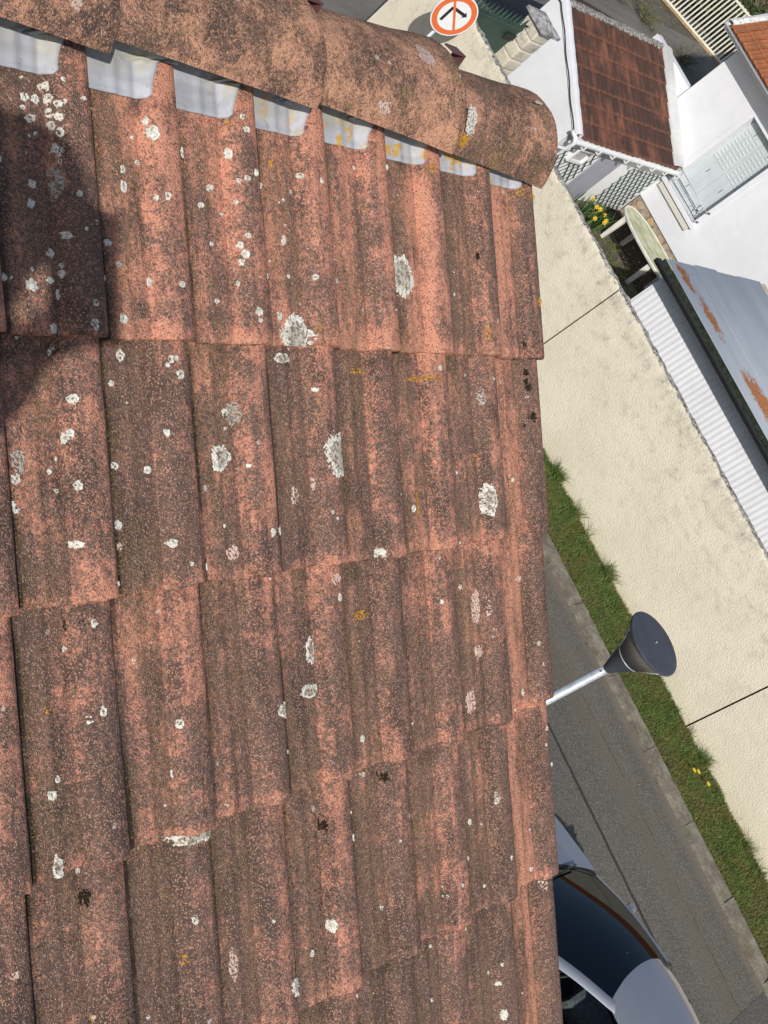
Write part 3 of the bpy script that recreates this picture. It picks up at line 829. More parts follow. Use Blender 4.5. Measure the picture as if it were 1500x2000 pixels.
for a_, b_ in zip(JY[:-1], JY[1:]):
    mb = MB(); n = int((b_-a_)*8)+1
    ys = np.linspace(a_+0.011, b_-(0.011 if b_ < 10 else 0), n)
    P = []
    for z in (0, .6, 1.2, 1.7, 2.0, 2.085, 2.10):
        row = []
        for y in ys:
            top = 0.014*mnoise.noise(Vector((y*2.3, 0, 0))) + 0.008*mnoise.noise(Vector((y*9, 3, 0))) if z > 2.05 else 0
            row.append((16.0 + (0.012 if z == 2.10 else 0) + 0.004*mnoise.noise(Vector((y*1.5, z*1.5, 5))), y, z + top))
        P.append(row)
    mb.grid(P, True, flip=True)
    mb.box(16.022, 16.12, ys[0], ys[-1], 0, 2.07)
    mb.add([(16.0, ys[0], 0), (16.03, ys[0], 0), (16.03, ys[0], 2.1), (16.0, ys[0], 2.1)], [(0,1,2,3)])
    mb.add([(16.0, ys[-1], 0), (16.03, ys[-1], 0), (16.03, ys[-1], 2.1), (16.0, ys[-1], 2.1)], [(3,2,1,0)])
    mb.build('wall_panel', MT['cream'], sw)
MB().box(16.05, 16.15, -22, 10.3, 0, 2.03).build('joint_filler', simple('joint_dark', (0.012, 0.011, 0.010), 0.9), sw)
cp = MB(); P = []
ys = np.linspace(-22.1, 10.45, 1100)
for x, h in ((16.002, -0.012), (16.004, 0.006), (16.03, 0.014), (16.07, 0.014), (16.11, 0.006), (16.13, -0.02), (16.135, -0.10)):
    P.append([(x + 0.010*mnoise.noise(Vector((y*12, x*40, 7))), y, 2.092 + h + 0.022*mnoise.noise(Vector((y*9, x*30, 0))) + 0.014*mnoise.noise(Vector((y*26, x*60, 2)))) for y in ys])
cp.grid(P, False, flip=True).build('coping', MT['coping'], sw)

# grass verge ---------------------------------------------------------
def blade_field(name, mat, n, xr, yr, zb, hr, dens=None, lean=0.5, parent=None, wid=(0.004, 0.008)):
    V = []; F = []
    k = 0; tries = 0
    while k < n and tries < n*6:
        tries += 1
        x = random.uniform(*xr); y = random.uniform(*yr)
        d, hs = dens(x, y) if dens else (1, 1)
        if random.random() > d: continue
        h = random.uniform(*hr)*hs; w_ = random.uniform(*wid); th = random.uniform(0, 2*math.pi)
        dx, dy = math.cos(th), math.sin(th); l = random.uniform(0.1, lean)*h*1.4
        la = random.uniform(0, 2*math.pi); lx, ly = math.cos(la)*l, math.sin(la)*l
        b = len(V)
        V += [(x-dy*w_/2, y+dx*w_/2, zb), (x+dy*w_/2, y-dx*w_/2, zb),
              (x+lx*.35+dy*w_*.4, y+ly*.35-dx*w_*.4, zb+h*.6), (x+lx*.35-dy*w_*.4, y+ly*.35+dx*w_*.4, zb+h*.6), (x+lx, y+ly, zb+h)]
        F += [(b, b+1, b+2, b+3), (b+3, b+2, b+4)]
        k += 1
    me = mesh_data(name, V, F, mat)
    o = link(name, me, parent)
    return o
m = NT('grass_blades', 0.55, 0.35); p = m.pos()
n1 = m.noise(p, 5, 4, 0.6); n2 = m.noise(p, 160, 2, 0.5); n3 = m.noise(p, 2.2, 3, 0.6)
c = m.mix(m.ss(n1, 0.35, 0.65), (0.058, 0.118, 0.020), (0.115, 0.180, 0.034))
c = m.mix(m.math('MULTIPLY', m.ss(n2, 0.50, 0.62), 0.8), c, (0.20, 0.23, 0.065))
c = m.mix(m.math('MULTIPLY', m.ss(n3, 0.44, 0.60), m.ss(n2, 0.38, 0.55)), c, (0.20, 0.165, 0.055))
m.color(c)
m.b.inputs['Subsurface Weight'].default_value = 0.0
MT['grass'] = m.m
def gd(x, y):
    t = (x-15.03)/0.97
    c_ = mnoise.noise(Vector((x*3.1, y*2.6, 0)))*0.5+0.5
    big = mnoise.noise(Vector((x*1.0, y*1.1, 4)))*0.5+0.5
    hs = 0.30 + 0.12*t + 0.7*max(0, c_-0.52)*1.5*t
    return min(1.0, 0.35+0.9*c_), hs*(0.75+0.5*big)
o = blade_field('grass', MT['grass'], 66000, (14.99, 16.02), (-4.6, 3.6), 0.025, (0.05, 0.15), gd, 0.8)
props(o, kind='stuff')
o = blade_field('grass', MT['grass'], 12000, (15.03, 16.02), (3.6, 10.4), 0.025, (0.05, 0.14), gd, 0.8, wid=(0.006, 0.011))
props(o, kind='stuff')
o = blade_field('grass', MT['grass'], 14000, (15.03, 16.02), (-14, -4.6), 0.025, (0.05, 0.14), gd, 0.8, wid=(0.008, 0.014))
props(o, kind='stuff')
# tufts against the wall
def td(x, y):
    c_ = mnoise.noise(Vector((y*3.3, 9, 0)))*0.5+0.5
    return max(0, (c_-0.50)*4), 1+c_
o = blade_field('grass', MT['grass'], 1300, (15.84, 16.0), (-4.6, 3.6), 0.025, (0.07, 0.16), td, 0.9)
props(o, kind='stuff')
def wd(x, y):
    c_ = mnoise.noise(Vector((y*5.3, x*3, 2)))*0.5+0.5
    return max(0, (c_-0.60)*3), 1
o = blade_field('kerb_weeds', MT['grass'], 1500, (14.60, 15.05), (-4.2, 2.8), 0.0, (0.015, 0.04), wd, 0.8)
props(o, kind='stuff')

# dandelions ----------------------------------------------------------
m = NT('dandelion_yellow', 0.7, 0.2); m.color(m.mix(m.ss(m.noise(m.pos(), 200, 2, 0.5), 0.4, 0.6), (0.62, 0.42, 0.02), (0.75, 0.56, 0.05))); MT['yellow'] = m.m
MT['stem'] = simple('stem_green', (0.12, 0.20, 0.04), 0.6)
for (x, y), lab in zip(((15.40, -1.085), (15.49, -1.125), (15.575, -1.315)),
        ('yellow dandelion flower in the grass verge, the one furthest from the wall', 'yellow dandelion flower in the grass verge, middle one of the three', 'yellow dandelion flower in the grass verge, the one nearest the wall')):
    d = empty('dandelion', (x, y, 0.02), lab, 'dandelion', 'dandelions in the grass verge')
    MB().tube([(x, y, 0.02), (x+.004, y, 0.08), (x+.002, y+.003, 0.155)], 0.003, 6).build('stem', MT['stem'], d)
    hd = MB()
    for k in range(46):
        a_ = k*2.399; r = 0.004+0.021*(k/46)**.6
        c_ = Vector((x+r*math.cos(a_)*.5, y+r*math.sin(a_)*.5, 0.162))
        hd.obox(c_ + Vector((math.cos(a_)*r*.55, math.sin(a_)*r*.55, -0.004*(k/46)+.003)), (math.cos(a_), math.sin(a_), -.3+.3*(1-k/46)), (-math.sin(a_), math.cos(a_), 0), (0,0,1), 0.010, 0.003, 0.0012)
    hd.build('flower_head', MT['yellow'], d)

# ================================================================== street lamp
MT['galv'] = simple('galvanised_steel', (0.50, 0.54, 0.58), 0.42, 0.5, 0.18, 22, 0.0006, 60, metal=0.35)
MT['lampdark'] = simple('dark_grey_lamp_paint', (0.060, 0.064, 0.078), 0.42, 0.5, 0.10, 8)
lx, ly, lz = 8.60, 0.026, 3.80
lamp = empty('street_lamp', (lx, ly, 0), 'cone shaped dark grey street lamp head on a galvanised pole in front of the wall', 'street lamp')
MB().tube([(lx, ly, 0), (lx, ly, 1.2), (lx, ly, 3.36)], [0.055, 0.036, 0.0335], 24).build('pole', MT['galv'], lamp)
MB().lathe([(0.036, -0.46), (0.044, -0.44), (0.052, -0.42), (0.118, -0.245), (0.122, -0.238)], (lx, ly, lz), 64).build('cone_base', MT['lampdark'], lamp, 40)
MB().tube([(lx-0.032, ly+0.002, 3.31), (lx-0.044, ly+0.002, 3.31)], 0.006, 8).build('grub_screw', MT['lampdark'], lamp)
m = NT('ribbed_lens', 0.22, 0.5)
o_ = m.sep(m.vadd(m.pos(), (-lx, -ly, 0)))
ang = m.math('ARCTAN2', o_[1], o_[0])
rib = m.math('SINE', m.math('MULTIPLY', ang, 110.0))
zz = m.ss(o_[2], lz-0.245, lz-0.03)
c = m.mix(zz, (0.035, 0.034, 0.034), (0.13, 0.12, 0.11))
c = m.mix(m.math('MULTIPLY', m.ss(rib, -0.2, 0.6), m.ss(o_[2], lz-0.14, lz-0.04)), c, (0.30, 0.275, 0.23))
m.color(c); m.bump(rib, 0.0012, 0.6)
MT['lens'] = m.m
MB().lathe([(0.120, -0.240), (0.246, -0.020)], (lx, ly, lz), 120, False).build('lens', MT['lens'], lamp)
for a_ in range(3):
    rb = MB()
    t = a_*2*math.pi/3 + 2.35
    rb.tube([(lx+0.122*math.cos(t), ly+0.122*math.sin(t), lz-0.238), (lx+0.249*math.cos(t), ly+0.249*math.sin(t), lz-0.02)], 0.0045, 6)
    rb.build('strut', MT['galv'], lamp)
MB().lathe([(0.121, -0.243), (0.1245, -0.240), (0.1245, -0.232), (0.121, -0.230)], (lx, ly, lz), 64, False).build('lens_ring', MT['galv'], lamp)
MB().lathe([(0.246, -0.024), (0.262, -0.020), (0.265, -0.010), (0.262, 0.0), (0.255, 0.003), (0.03, 0.012), (0.0005, 0.013)], (lx, ly, lz), 96).build('cap', MT['lampdark'], lamp, 35)
MB().lathe([(0.0075, 0.0), (0.0075, 0.008), (0.004, 0.012)], (lx, ly, lz+0.012), 16).build('cap_screw', simple('screw_steel', (0.7, 0.7, 0.72), 0.25, 0.6, metal=0.8), lamp)

# ================================================================== no right turn sign
sx, sy, sz = 15.2, 9.058, 2.20
az = math.radians(70)
SN = Vector((-math.cos(az), -math.sin(az), 0)); SR = Vector((math.sin(az), -math.cos(az), 0)); SU = Vector((0, 0, 1))
SC = Vector((sx, sy, sz))
sign = empty('road_sign', (sx, sy, 0), 'round no right turn sign with red ring, black arrow and grey post', 'road sign')
MT['sg_white'] = simple('sign_white', (0.78, 0.79, 0.80), 0.4, 0.4, 0.03, 12)
MT['sg_red'] = simple('sign_red', (0.72, 0.155, 0.045), 0.45, 0.4, 0.06, 14)
MT['sg_black'] = simple('sign_black', (0.012, 0.012, 0.014), 0.4, 0.4)
MT['sg_grey'] = simple('sign_back_grey', (0.30, 0.31, 0.32), 0.5, 0.4)
def sp(r, u, n): return (SC + SR*r + SU*u + SN*n)[:]
def disc(r0, r1, n0, n1, seg=72):
    mb = MB(); V = []; F = []
    for k in range(seg):
        t = 2*math.pi*k/seg
        for r, n in ((r0, n1), (r1, n1), (r1, n0)): V.append(sp(r*math.cos(t), r*math.sin(t), n))
    for k in range(seg):
        a_ = k*3; b_ = ((k+1) % seg)*3
        F += [(a_, a_+1, b_+1, b_), (a_+1, a_+2, b_+2, b_+1)]
    if r0 < 0.001: pass
    return mb.add(V, F)
RS = 0.33
disc(0.0005, RS, -0.025, 0.0).build('plate', MT['sg_white'], sign)
bk = MB(); bk.add([sp(RS*math.cos(2*math.pi*k/48), RS*math.sin(2*math.pi*k/48), -0.0245) for k in range(48)], [tuple(range(48))]); bk.build('plate_back', MT['sg_grey'], sign)
disc(0.235, 0.312, 0.0, 0.0015).build('red_ring', MT['sg_red'], sign)
def strip(pts, wd, n):
    mb = MB()
    for (a, b) in zip(pts[:-1], pts[1:]):
        a = Vector(a); b = Vector(b); t = (b-a).normalized(); q = Vector((-t.y, t.x))*wd/2
        a2 = a - t*0.0; 
        mb.add([sp(*(a2+q), n), sp(*(a2-q), n), sp(*(b-q), n), sp(*(b+q), n)], [(0,1,2,3)])
    return mb
def poly(pts, n0, n1):
    mb = MB(); k = len(pts)
    mb.add([sp(a*RS, b*RS, n1) for a, b in pts] + [sp(a*RS, b*RS, n0) for a, b in pts], [tuple(range(k))] + [(i, i+k, (i+1) % k + k, (i+1) % k) for i in range(k)])
    return mb
poly([(-.41,-.47),(-.27,-.47),(-.27,.19),(.30,.19),(.30,.10),(.48,.26),(.30,.42),(.30,.33),(-.33,.33),(-.41,.25)][::1], 0.0, 0.0016).build('arrow', MT['sg_black'], sign)
d45 = math.radians(135)
c45, s45 = math.cos(d45), math.sin(d45)
def rp(a, b): return (a*c45 - b*s45, a*s45 + b*c45)
poly([rp(-.73, -.055), rp(.73, -.055), rp(.73, .055), rp(-.73, .055)], 0.0, 0.0028).build('red_bar', MT['sg_red'], sign)
bx, by = (SC - SN*0.055).x, (SC - SN*0.055).y
MB().tube([(bx, by, 0), (bx, by, sz+0.25)], 0.028, 20).build('post', MT['galv'], sign)
cl = MB()
for dz in (-0.17, 0.17): cl.obox(SC - SN*0.035 + SU*dz, SR, SU, SN, 0.10, 0.018, 0.008)
cl.build('bracket', MT['galv'], sign)

# ================================================================== gate, pillar
MT['gate'] = simple('dark_green_gate_paint', (0.035, 0.075, 0.055), 0.5, 0.4, 0.15, 3)
gate = empty('green_gate', (18.5, 10.45, 0), 'dark green solid metal gate topped with a row of spikes behind the street wall', 'gate')
MB().box(16.26, 19.22, 10.44, 10.48, 0.06, 1.58).build('gate_panel', MT['gate'], gate)
MB().box(16.26, 19.22, 10.425, 10.4385, 1.50, 1.56).build('top_rail', MT['gate'], gate)
tip = None
for k in range(22):
    x = 16.33 + k*0.135
    mb = MB(); mb.add([(-0.038,-0.008,0),(0.038,-0.008,0),(0.038,0.008,0),(-0.038,0.008,0),(-0.020,-0.008,0.10),(0.020,-0.008,0.10),(0.020,0.008,0.10),(-0.020,0.008,0.10),(0,0,0.19)],
        [(0,1,5,4),(1,2,6,5),(2,3,7,6),(3,0,4,7),(4,5,8),(5,6,8),(6,7,8),(7,4,8),(0,3,2,1)])
    if tip is None: tip = mb.data('spike', MT['gate'])
    link('spike', tip, gate, (x-18.5, 10.46-10.45, 1.581))
MB().box(18.92, 19.20, 10.40, 10.424, 1.30, 1.42, 0.006).build('latch', simple('latch_black', (0.02, 0.025, 0.02), 0.5), gate)

MT['stone_cream'] = roughcast('pillar_render', (0.62, 0.57, 0.45), (0.70, 0.65, 0.54), (0.20, 0.185, 0.165), 1.6)
MT['cap_grey'] = simple('weathered_cap', (0.34, 0.33, 0.33), 0.9, 0.1, 0.55, 10, 0.01, 30)
pil = empty('gate_pillar', (19.48, 10.42, 0), 'cream stacked block gate pillar with grey weathered cap beside the green gate', 'pillar')
bm = bmesh.new(); bmesh.ops.create_cube(bm, size=1)
for v in bm.verts: v.co = Vector((v.co.x*0.40, v.co.y*0.40, v.co.z*0.222))
bmesh.ops.bevel(bm, geom=bm.edges[:], offset=0.035, segments=3, affect='EDGES', profile=0.6)
pm_ = bpy.data.meshes.new('block'); bm.to_mesh(pm_); bm.free(); pm_.materials.append(MT['stone_cream'])
pm_.polygons.foreach_set('use_smooth', [True]*len(pm_.polygons))
for k in range(8):
    link('block', pm_, pil, (random.uniform(-.004, .004), random.uniform(-.004, .004), 0.11 + k*0.221))
MB().box(19.20, 19.76, 10.14, 10.70, 1.775, 1.84, 0.012).build('cap', MT['cap_grey'], pil)
mb = MB(); mb.add([(19.22,10.16,1.84),(19.74,10.16,1.84),(19.74,10.68,1.84),(19.22,10.68,1.84),(19.40,10.34,1.90),(19.56,10.34,1.90),(19.56,10.50,1.90),(19.40,10.50,1.90)],
    [(0,1,5,4),(1,2,6,5),(2,3,7,6),(3,0,4,7),(4,5,6,7)]).build('cap_top', MT['cap_grey'], pil)
gi = MB()
for (x, z, r) in ((19.19, 1.62, 0.03), (19.19, 1.30, 0.03)):
    gi.tube([(19.20, 10.45, z), (19.30, 10.45, z)], 0.016, 8)
gi.build('hinge', MT['sg_black'], pil)

# ================================================================== white annex with tiled roof
def white_paint(name, a=(0.75, 0.76, 0.785), b=(0.69, 0.70, 0.73), dirt=0.35, bumpd=0.004):
    m = NT(name, 0.85, 0.2); p = m.pos(); n1 = m.noise(p, 1.2, 5, 0.65); n2 = m.noise(m.scl(p, (3, 3, 0.8)), 2.0, 5, 0.7)
    c = m.mix(m.ss(n1, 0.35, 0.65), a, b)
    c = m.mix(m.math('MULTIPLY', m.ss(n2, 0.60, 0.80), dirt), c, (0.50, 0.48, 0.44))
    m.color(c); m.bump(m.noise(p, 45, 3, 0.5), bumpd, 0.7); m.bump(m.noise(p, 5, 3, 0.5), 0.015, 0.4)
    return m.m
MT['white'] = white_paint('white_wall_paint')
m = NT('flaking_white', 0.9, 0.15); p = m.pos(); n1 = m.noise(p, 14, 5, 0.75)
c = m.mix(m.ss(n1, 0.48, 0.62), (0.74, 0.74, 0.72), (0.48, 0.47, 0.45)); m.color(c); m.bump(m.noise(p, 30, 5, 0.7), 0.02, 0.9)
MT['flaking'] = m.m
MT['flashwhite'] = white_paint('limewashed_mortar', (0.66, 0.66, 0.65), (0.54, 0.54, 0.53), 0.5, 0.02)
AX0, AX1, AY0, AYR = 20.65, 25.0, 9.15, 11.14
def az_(y): return 0.98 + (y-9.05)*0.452 if y <= AYR else 0.98 + (2*AYR-y-9.05)*0.452
annex = empty('annex', (22.8, 10.2, YARD_Z), 'low white annex with brown interlocking tile roof, white gutter and green trellis on its wall', 'house')
mb = MB()
# gable wall (faces the street) and the far one, side walls
for x0, x1 in ((AX0, AX0+0.2), (AX1-0.2, AX1-0.003)):
    pts = [(AY0, YARD_Z), (AY0, az_(AY0)-0.06), (AYR, az_(AYR)-0.06), (AYR+0.16, az_(AYR+0.16)-0.06), (AYR+0.16, YARD_Z)]
    n = len(pts)
    mb.add([(x0, y, z) for y, z in pts] + [(x1, y, z) for y, z in pts], [tuple(range(n))[::-1], tuple(range(n, 2*n))] + [(i, (i+1) % n, (i+1) % n+n, i+n) for i in range(n)])
MB().box(AX0+0.2, AX1-0.2, AY0, AY0+0.18, YARD_Z, 0.94).build('side_wall', simple('sunlit_side_white', (0.88, 0.88, 0.88), 0.85, 0.2, 0.02, 3), annex)  # whiter than the other walls: sunlight put into the colour
mb.box(AX0+0.2, AX1-0.2, AYR-0.02, AYR+0.16, YARD_Z, 1.82)
mb.build('wall', MT['white'], annex)
# verge band of mortar along the street side and the far side
def slopeband(x0, x1, up, name, mat, y0=9.03, y1=AYR+0.02, rough=0.006):
    P = []
    ys = np.linspace(y0, y1, 40)
    for x, h in ((x0, -0.05), (x0, up), ((x0+x1)/2, up+0.012), (x1, up), (x1, -0.05)):
        P.append([(x + rough*mnoise.noise(Vector((y*7, h*9, x))), y, az_(y) + h + rough*1.5*mnoise.noise(Vector((y*9, x*3, 1)))) for y in ys])
    MB().grid(P, False).build(name, mat, annex)
slopeband(AX0-0.03, AX0+0.155, 0.055, 'verge_band', MT['white'])
slopeband(24.56, 24.98, 0.055, 'mortar_flashing', MT['flashwhite'], rough=0.012)
MB().tube([(AX0-0.045, y, az_(y)-0.02 + 0.01*math.sin(y*9)) for y in np.linspace(8.95, AYR+0.3, 30)], 0.0085, 6).build('cable', MT['sg_black'], annex)
P = []
for t, h in ((-0.10, -0.02), (-0.07, 0.03), (-0.03, 0.05), (0.04, 0.05), (0.10, 0.02), (0.15, -0.05)):
    P.append([(x, AYR+0.02+t + 0.014*mnoise.noise(Vector((x*8, t*9, 0))), az_(AYR)-0.01+h + 0.020*mnoise.noise(Vector((x*11, t*20, 3)))) for x in np.linspace(AX0, 24.75, 160)])
MB().grid(P, False, flip=True).build('ridge_mortar', MT['coping'], annex)

def clay(name, a, b, dark, amt):
    m = NT(name, 0.85, 0.2); p = m.pos(); s_ = m.sep(p)
    rv = m.rnd()
    n1 = m.noise(m.scl(p, (38, 1.6, 1.6)), 1.0, 5, 0.75); n2 = m.noise(m.scl(p, (2.2, 1.2, 1)), 1.3, 5, 0.7)
    c = m.mix(m.ss(n1, 0.38, 0.60), a, b)
    lz_ = m.sep(m.obj())[1]
    f = m.math('ADD', m.math('MULTIPLY', m.ss(n2, 0.30, 0.58), amt), m.math('MULTIPLY', m.math('SUBTRACT', rv, 0.5), 0.14))
    f = m.math('ADD', f, m.math('MULTIPLY', m.math('SUBTRACT', n1, 0.5), 1.7), True)
    f = m.math('MULTIPLY', f, m.ss(lz_, 0.0, 0.07, 0.35, 1.0))
    c = m.mix(f, c, dark)
    m.color(c); m.bump(m.noise(p, 60, 4, 0.6), 0.004, 0.8)
    return m.m
MT['clay'] = clay('old_clay_tile', (0.150, 0.062, 0.042), (0.235, 0.100, 0.062), (0.055, 0.035, 0.029), 0.95)
MT['clay2'] = clay('orange_clay_tile', (0.34, 0.11, 0.045), (0.44, 0.18, 0.085), (0.12, 0.058, 0.032), 0.5)
def mech_tile(w, L, name, mat, kk=1):
    """local: x across, y up the slope from the lower edge, z out"""
    mb = MB()
    prof_ = [(0, .000), (.06, .016), (.13, .020), (.20, .004), (.42, .000), (.50, .010), (.57, .010), (.64, .000), (.86, .004), (.93, .016), (1.0, .012)]
    rows = []
    for y, dz in ((0.0, -0.022), (0.0, 0.0), (0.012, 0.004), (L*0.5, -0.008), (L, -0.020)):
        rows.append([(u*w*0.985, y + (0.008*math.sin(u*math.pi*2) if y < .02 else 0), z + dz + 0.02) for u, z in prof_])
    mb.grid(rows, False, flip=True)
    return mb.data(name, mat)
gsl = 0.452; th_ = math.atan(gsl)
tm = mech_tile(0.205, 0.385, 'clay_tile', MT['clay'])
rf = empty('roof', (0, 0, 0)); rf.parent = annex; rf.location = (0, 0, 0)
inv = -annex.location
nrow = 7; gx = 0.325
for r in range(nrow):
    yb = 8.99 + r*gx*math.cos(th_)*0.985
    for k in range(19):
        x = AX0+0.15 + k*0.205
        o = link('clay_tile', tm, rf)
        o.location = Vector((x + random.uniform(-.004, .004), yb + random.uniform(-.008, .008), az_(yb)+0.012 + random.uniform(-.002, .002))) + inv
        o.rotation_euler = (th_ + random.uniform(-.012, .012), random.uniform(-.006, .006), random.uniform(-.008, .008))
mb = MB().add([(AX0+.02, 9.0, az_(9.0)-.03), (24.9, 9.0, az_(9.0)-.03), (24.9, AYR, az_(AYR)-.03), (AX0+.02, AYR, az_(AYR)-.03), (AX0+.02, 13.3, az_(13.3)-.03), (24.9, 13.3, az_(13.3)-.03)], [(0,1,2,3), (3,2,5,4)])
mb.build('roof_boarding', simple('roof_board_brown', (0.09, 0.045, 0.03), 0.9), annex)
# gutter
MT['white_pvc'] = simple('white_pvc', (0.78, 0.79, 0.79), 0.35, 0.4, 0.04, 5)
mb = MB(); P = []
for a_ in range(0, 181, 15):
    t = math.radians(180+a_); P.append([(x, 8.94+0.062*math.cos(t), 0.945+0.062*math.sin(t)) for x in (20.62, 21.5, 22.5, 23.5, 24.93)])
mb.grid(P, True); 
P = []
for a_ in range(0, 181, 15):
    t = math.radians(180+a_); P.append([(x, 8.94+0.055*math.cos(t), 0.945+0.055*math.sin(t)) for x in (20.62, 21.5, 22.5, 23.5, 24.93)])
mb.grid(P, True, flip=True)
mb.box(20.62, 24.93, 8.872, 8.885, 0.932, 0.958); 
mb.build('gutter', MT['white_pvc'], annex)
MB().box(20.62, 24.93, 9.012, 9.035, 0.80, 0.97).build('fascia', MT['white_pvc'], annex)
gb = None
for k in range(8):
    mb = MB().box(-0.015, 0.015, -0.075, 0.06, -0.09, -0.07).box(-0.015, 0.015, -0.085, -0.07, -0.09, 0.02)
    if gb is None: gb = mb.data('gutter_bracket', MT['white_pvc'])
    link('gutter_bracket', gb, annex, Vector((20.9 + k*0.55, 8.94, 0.945)) + inv)
MB().tube([(20.52, 9.10, 1.00), (20.54, 8.98, 0.98), (20.60, 8.94, 0.90), (20.60, 8.95, 0.72), (20.58, 9.08, 0.62), (20.58, 9.10, -0.4)], 0.04, 12).build('downpipe', MT['white_pvc'], annex)
# plain grey panel and trellises on the side wall
MB().box(22.28, 23.10, 9.125, 9.147, YARD_Z, 0.72).build('grey_panel', simple('panel_grey', (0.36, 0.37, 0.42), 0.6, 0.3, 0.05, 3), annex)
MB().box(21.28, 21.82, 9.06, 9.147, 0.38, 0.42).box(21.28, 21.82, 9.06, 9.147, 0.68, 0.72).box(21.28, 21.32, 9.06, 9.147, 0.421, 0.679).box(21.78, 21.82, 9.06, 9.147, 0.421, 0.679).build('vent_frame', MT['white_pvc'], annex)
MB().box(21.321, 21.779, 9.12, 9.146, 0.421, 0.679).build('vent_panel', simple('vent_grey', (0.42, 0.42, 0.43), 0.7), annex)
MT['trel'] = simple('green_trellis', (0.018, 0.060, 0.045), 0.55, 0.3, 0.1, 5)
def trellis(x0, x1, z0, z1, cut=None):
    for fam in (0, 1):
        st = 0.20
        k = -60
        while k < 80:
            # family 0 leans one way, family 1 the other
            s = -1.18 if fam == 0 else 1.18
            zc = z0 + k*st + 0.03
            # line z = zc + s*(x-x0); clip to the box
            xs_ = []
            for x in np.linspace(x0, x1, 60):
                z = zc + s*(x-x0)
                if z0 <= z <= z1 and not (cut and cut[0] < x < cut[1] and cut[2] < z < cut[3]): xs_.append(x)
                elif xs_ : break
            if len(xs_) > 3:
                a = Vector((xs_[0], 9.125 - 0.006*fam, zc + s*(xs_[0]-x0))); b = Vector((xs_[-1], 9.125 - 0.006*fam, zc + s*(xs_[-1]-x0)))
                t = (b-a).normalized(); nz = t.cross(Vector((0,1,0)))
                MB().obox((a+b)/2, t, (0,1,0), nz, (b-a).length/2, 0.003, 0.011 if fam == 0 else 0.005).build('slat', MT['trel'], annex)
            k += 1
trellis(21.0, 22.2, -0.22, 0.66, (21.24, 21.86, 0.34, 0.76))
trellis(23.60, 24.84, -0.5, 0.62)
MB().box(24.985, 25.2, 10.30, 11.6, YARD_Z, 1.88).build('end_wall', MT['white'], annex)

# ================================================================== big white house
bigh = empty('white_house', (27, 4, YARD_Z), 'tall white rendered house with closed pale grey shutters and an orange tiled eave', 'house')
WY0, WY1, WZ0, WZ1 = 8.03, 9.02, 0.66, 2.64
FX = 25.0
EZ = 3.02
mb = MB()
for y0, y1, z0, z1 in ((WY1, 10.28, 0.02, EZ), (-14, WY0, 0.02, EZ), (WY0, WY1, 0.02, WZ0-0.001), (WY0, WY1, WZ1, EZ)):
    mb.add([(FX, y0, z0), (FX, y1, z0), (FX, y1, z1), (FX, y0, z1)], [(3,2,1,0)])
# reveals
mb.add([(FX, WY0, WZ0), (FX+.2, WY0, WZ0), (FX+.2, WY0, WZ1), (FX, WY0, WZ1)], [(0,1,2,3)])
mb.add([(FX, WY1, WZ0), (FX+.2, WY1, WZ0), (FX+.2, WY1, WZ1), (FX, WY1, WZ1)], [(3,2,1,0)])
mb.add([(FX, WY0, WZ1), (FX+.2, WY0, WZ1), (FX+.2, WY1, WZ1), (FX, WY1, WZ1)], [(0,1,2,3)])
mb.add([(FX, 10.28, 0.0), (31, 10.28, 0.0), (31, 10.28, EZ), (FX, 10.28, EZ)], [(3,2,1,0)])
mb.add([(FX, -14, 0.02), (FX, 10.28, 0.02), (FX+.02, 10.28, 0.02), (FX+.02, -14, 0.02)], [(0,1,2,3)])
mb.build('wall', MT['white'], bigh)
rv_ = MB(); MT['reveal'] = simple('reveal_shade_grey', (0.22, 0.225, 0.235), 0.8, 0.2, 0.1, 4)  # right and top reveal faces: recess shade put into a darker colour
rv_.box(FX+0.004, FX+0.188, WY0+0.0005, WY0+0.003, WZ0+.001, WZ1-.001).box(FX+0.004, FX+0.188, WY0+.004, WY1-.004, WZ1-0.003, WZ1-.0005)
rv_.build('reveal', MT['reveal'], bigh)
# raised band round the opening
MB().box(FX-0.012, FX-0.001, WY1, WY1+0.11, WZ0, WZ1+0.11).box(FX-0.012, FX-0.001, WY0-0.11, WY0, WZ0, WZ1+0.11).box(FX-0.012, FX-0.001, WY0, WY1, WZ1, WZ1+0.11).build('window_surround', MT['white'], bigh)
# stone plinth
m = NT('plinth_mortar', 0.9, 0.1); m.color(m.mix(m.ss(m.noise(m.pos(), 8, 4, 0.6), 0.4, 0.6), (0.22, 0.17, 0.12), (0.34, 0.29, 0.22))); MT['mortar'] = m.m
MB().box(FX+0.012, FX+0.3, -14, 9.14, YARD_Z-0.3, 0.0).build('plinth', MT['mortar'], bigh)
m = NT('plinth_stone', 0.85, 0.2); p = m.pos(); rv = m.rnd()
c = m.ramp(rv, [(0, (0.30, 0.22, 0.14)), (0.4, (0.42, 0.34, 0.24)), (0.7, (0.50, 0.33, 0.15)), (1, (0.28, 0.25, 0.21))])
c = m.mix(m.math('MULTIPLY', m.ss(m.noise(p, 12, 5, 0.7), 0.4, 0.65), 0.5), c, (0.55, 0.48, 0.38)); m.color(c); m.bump(m.noise(p, 25, 4, 0.6), 0.015, 1.0)
MT['pstone'] = m.m
R = random.Random(4)
stone_me = []
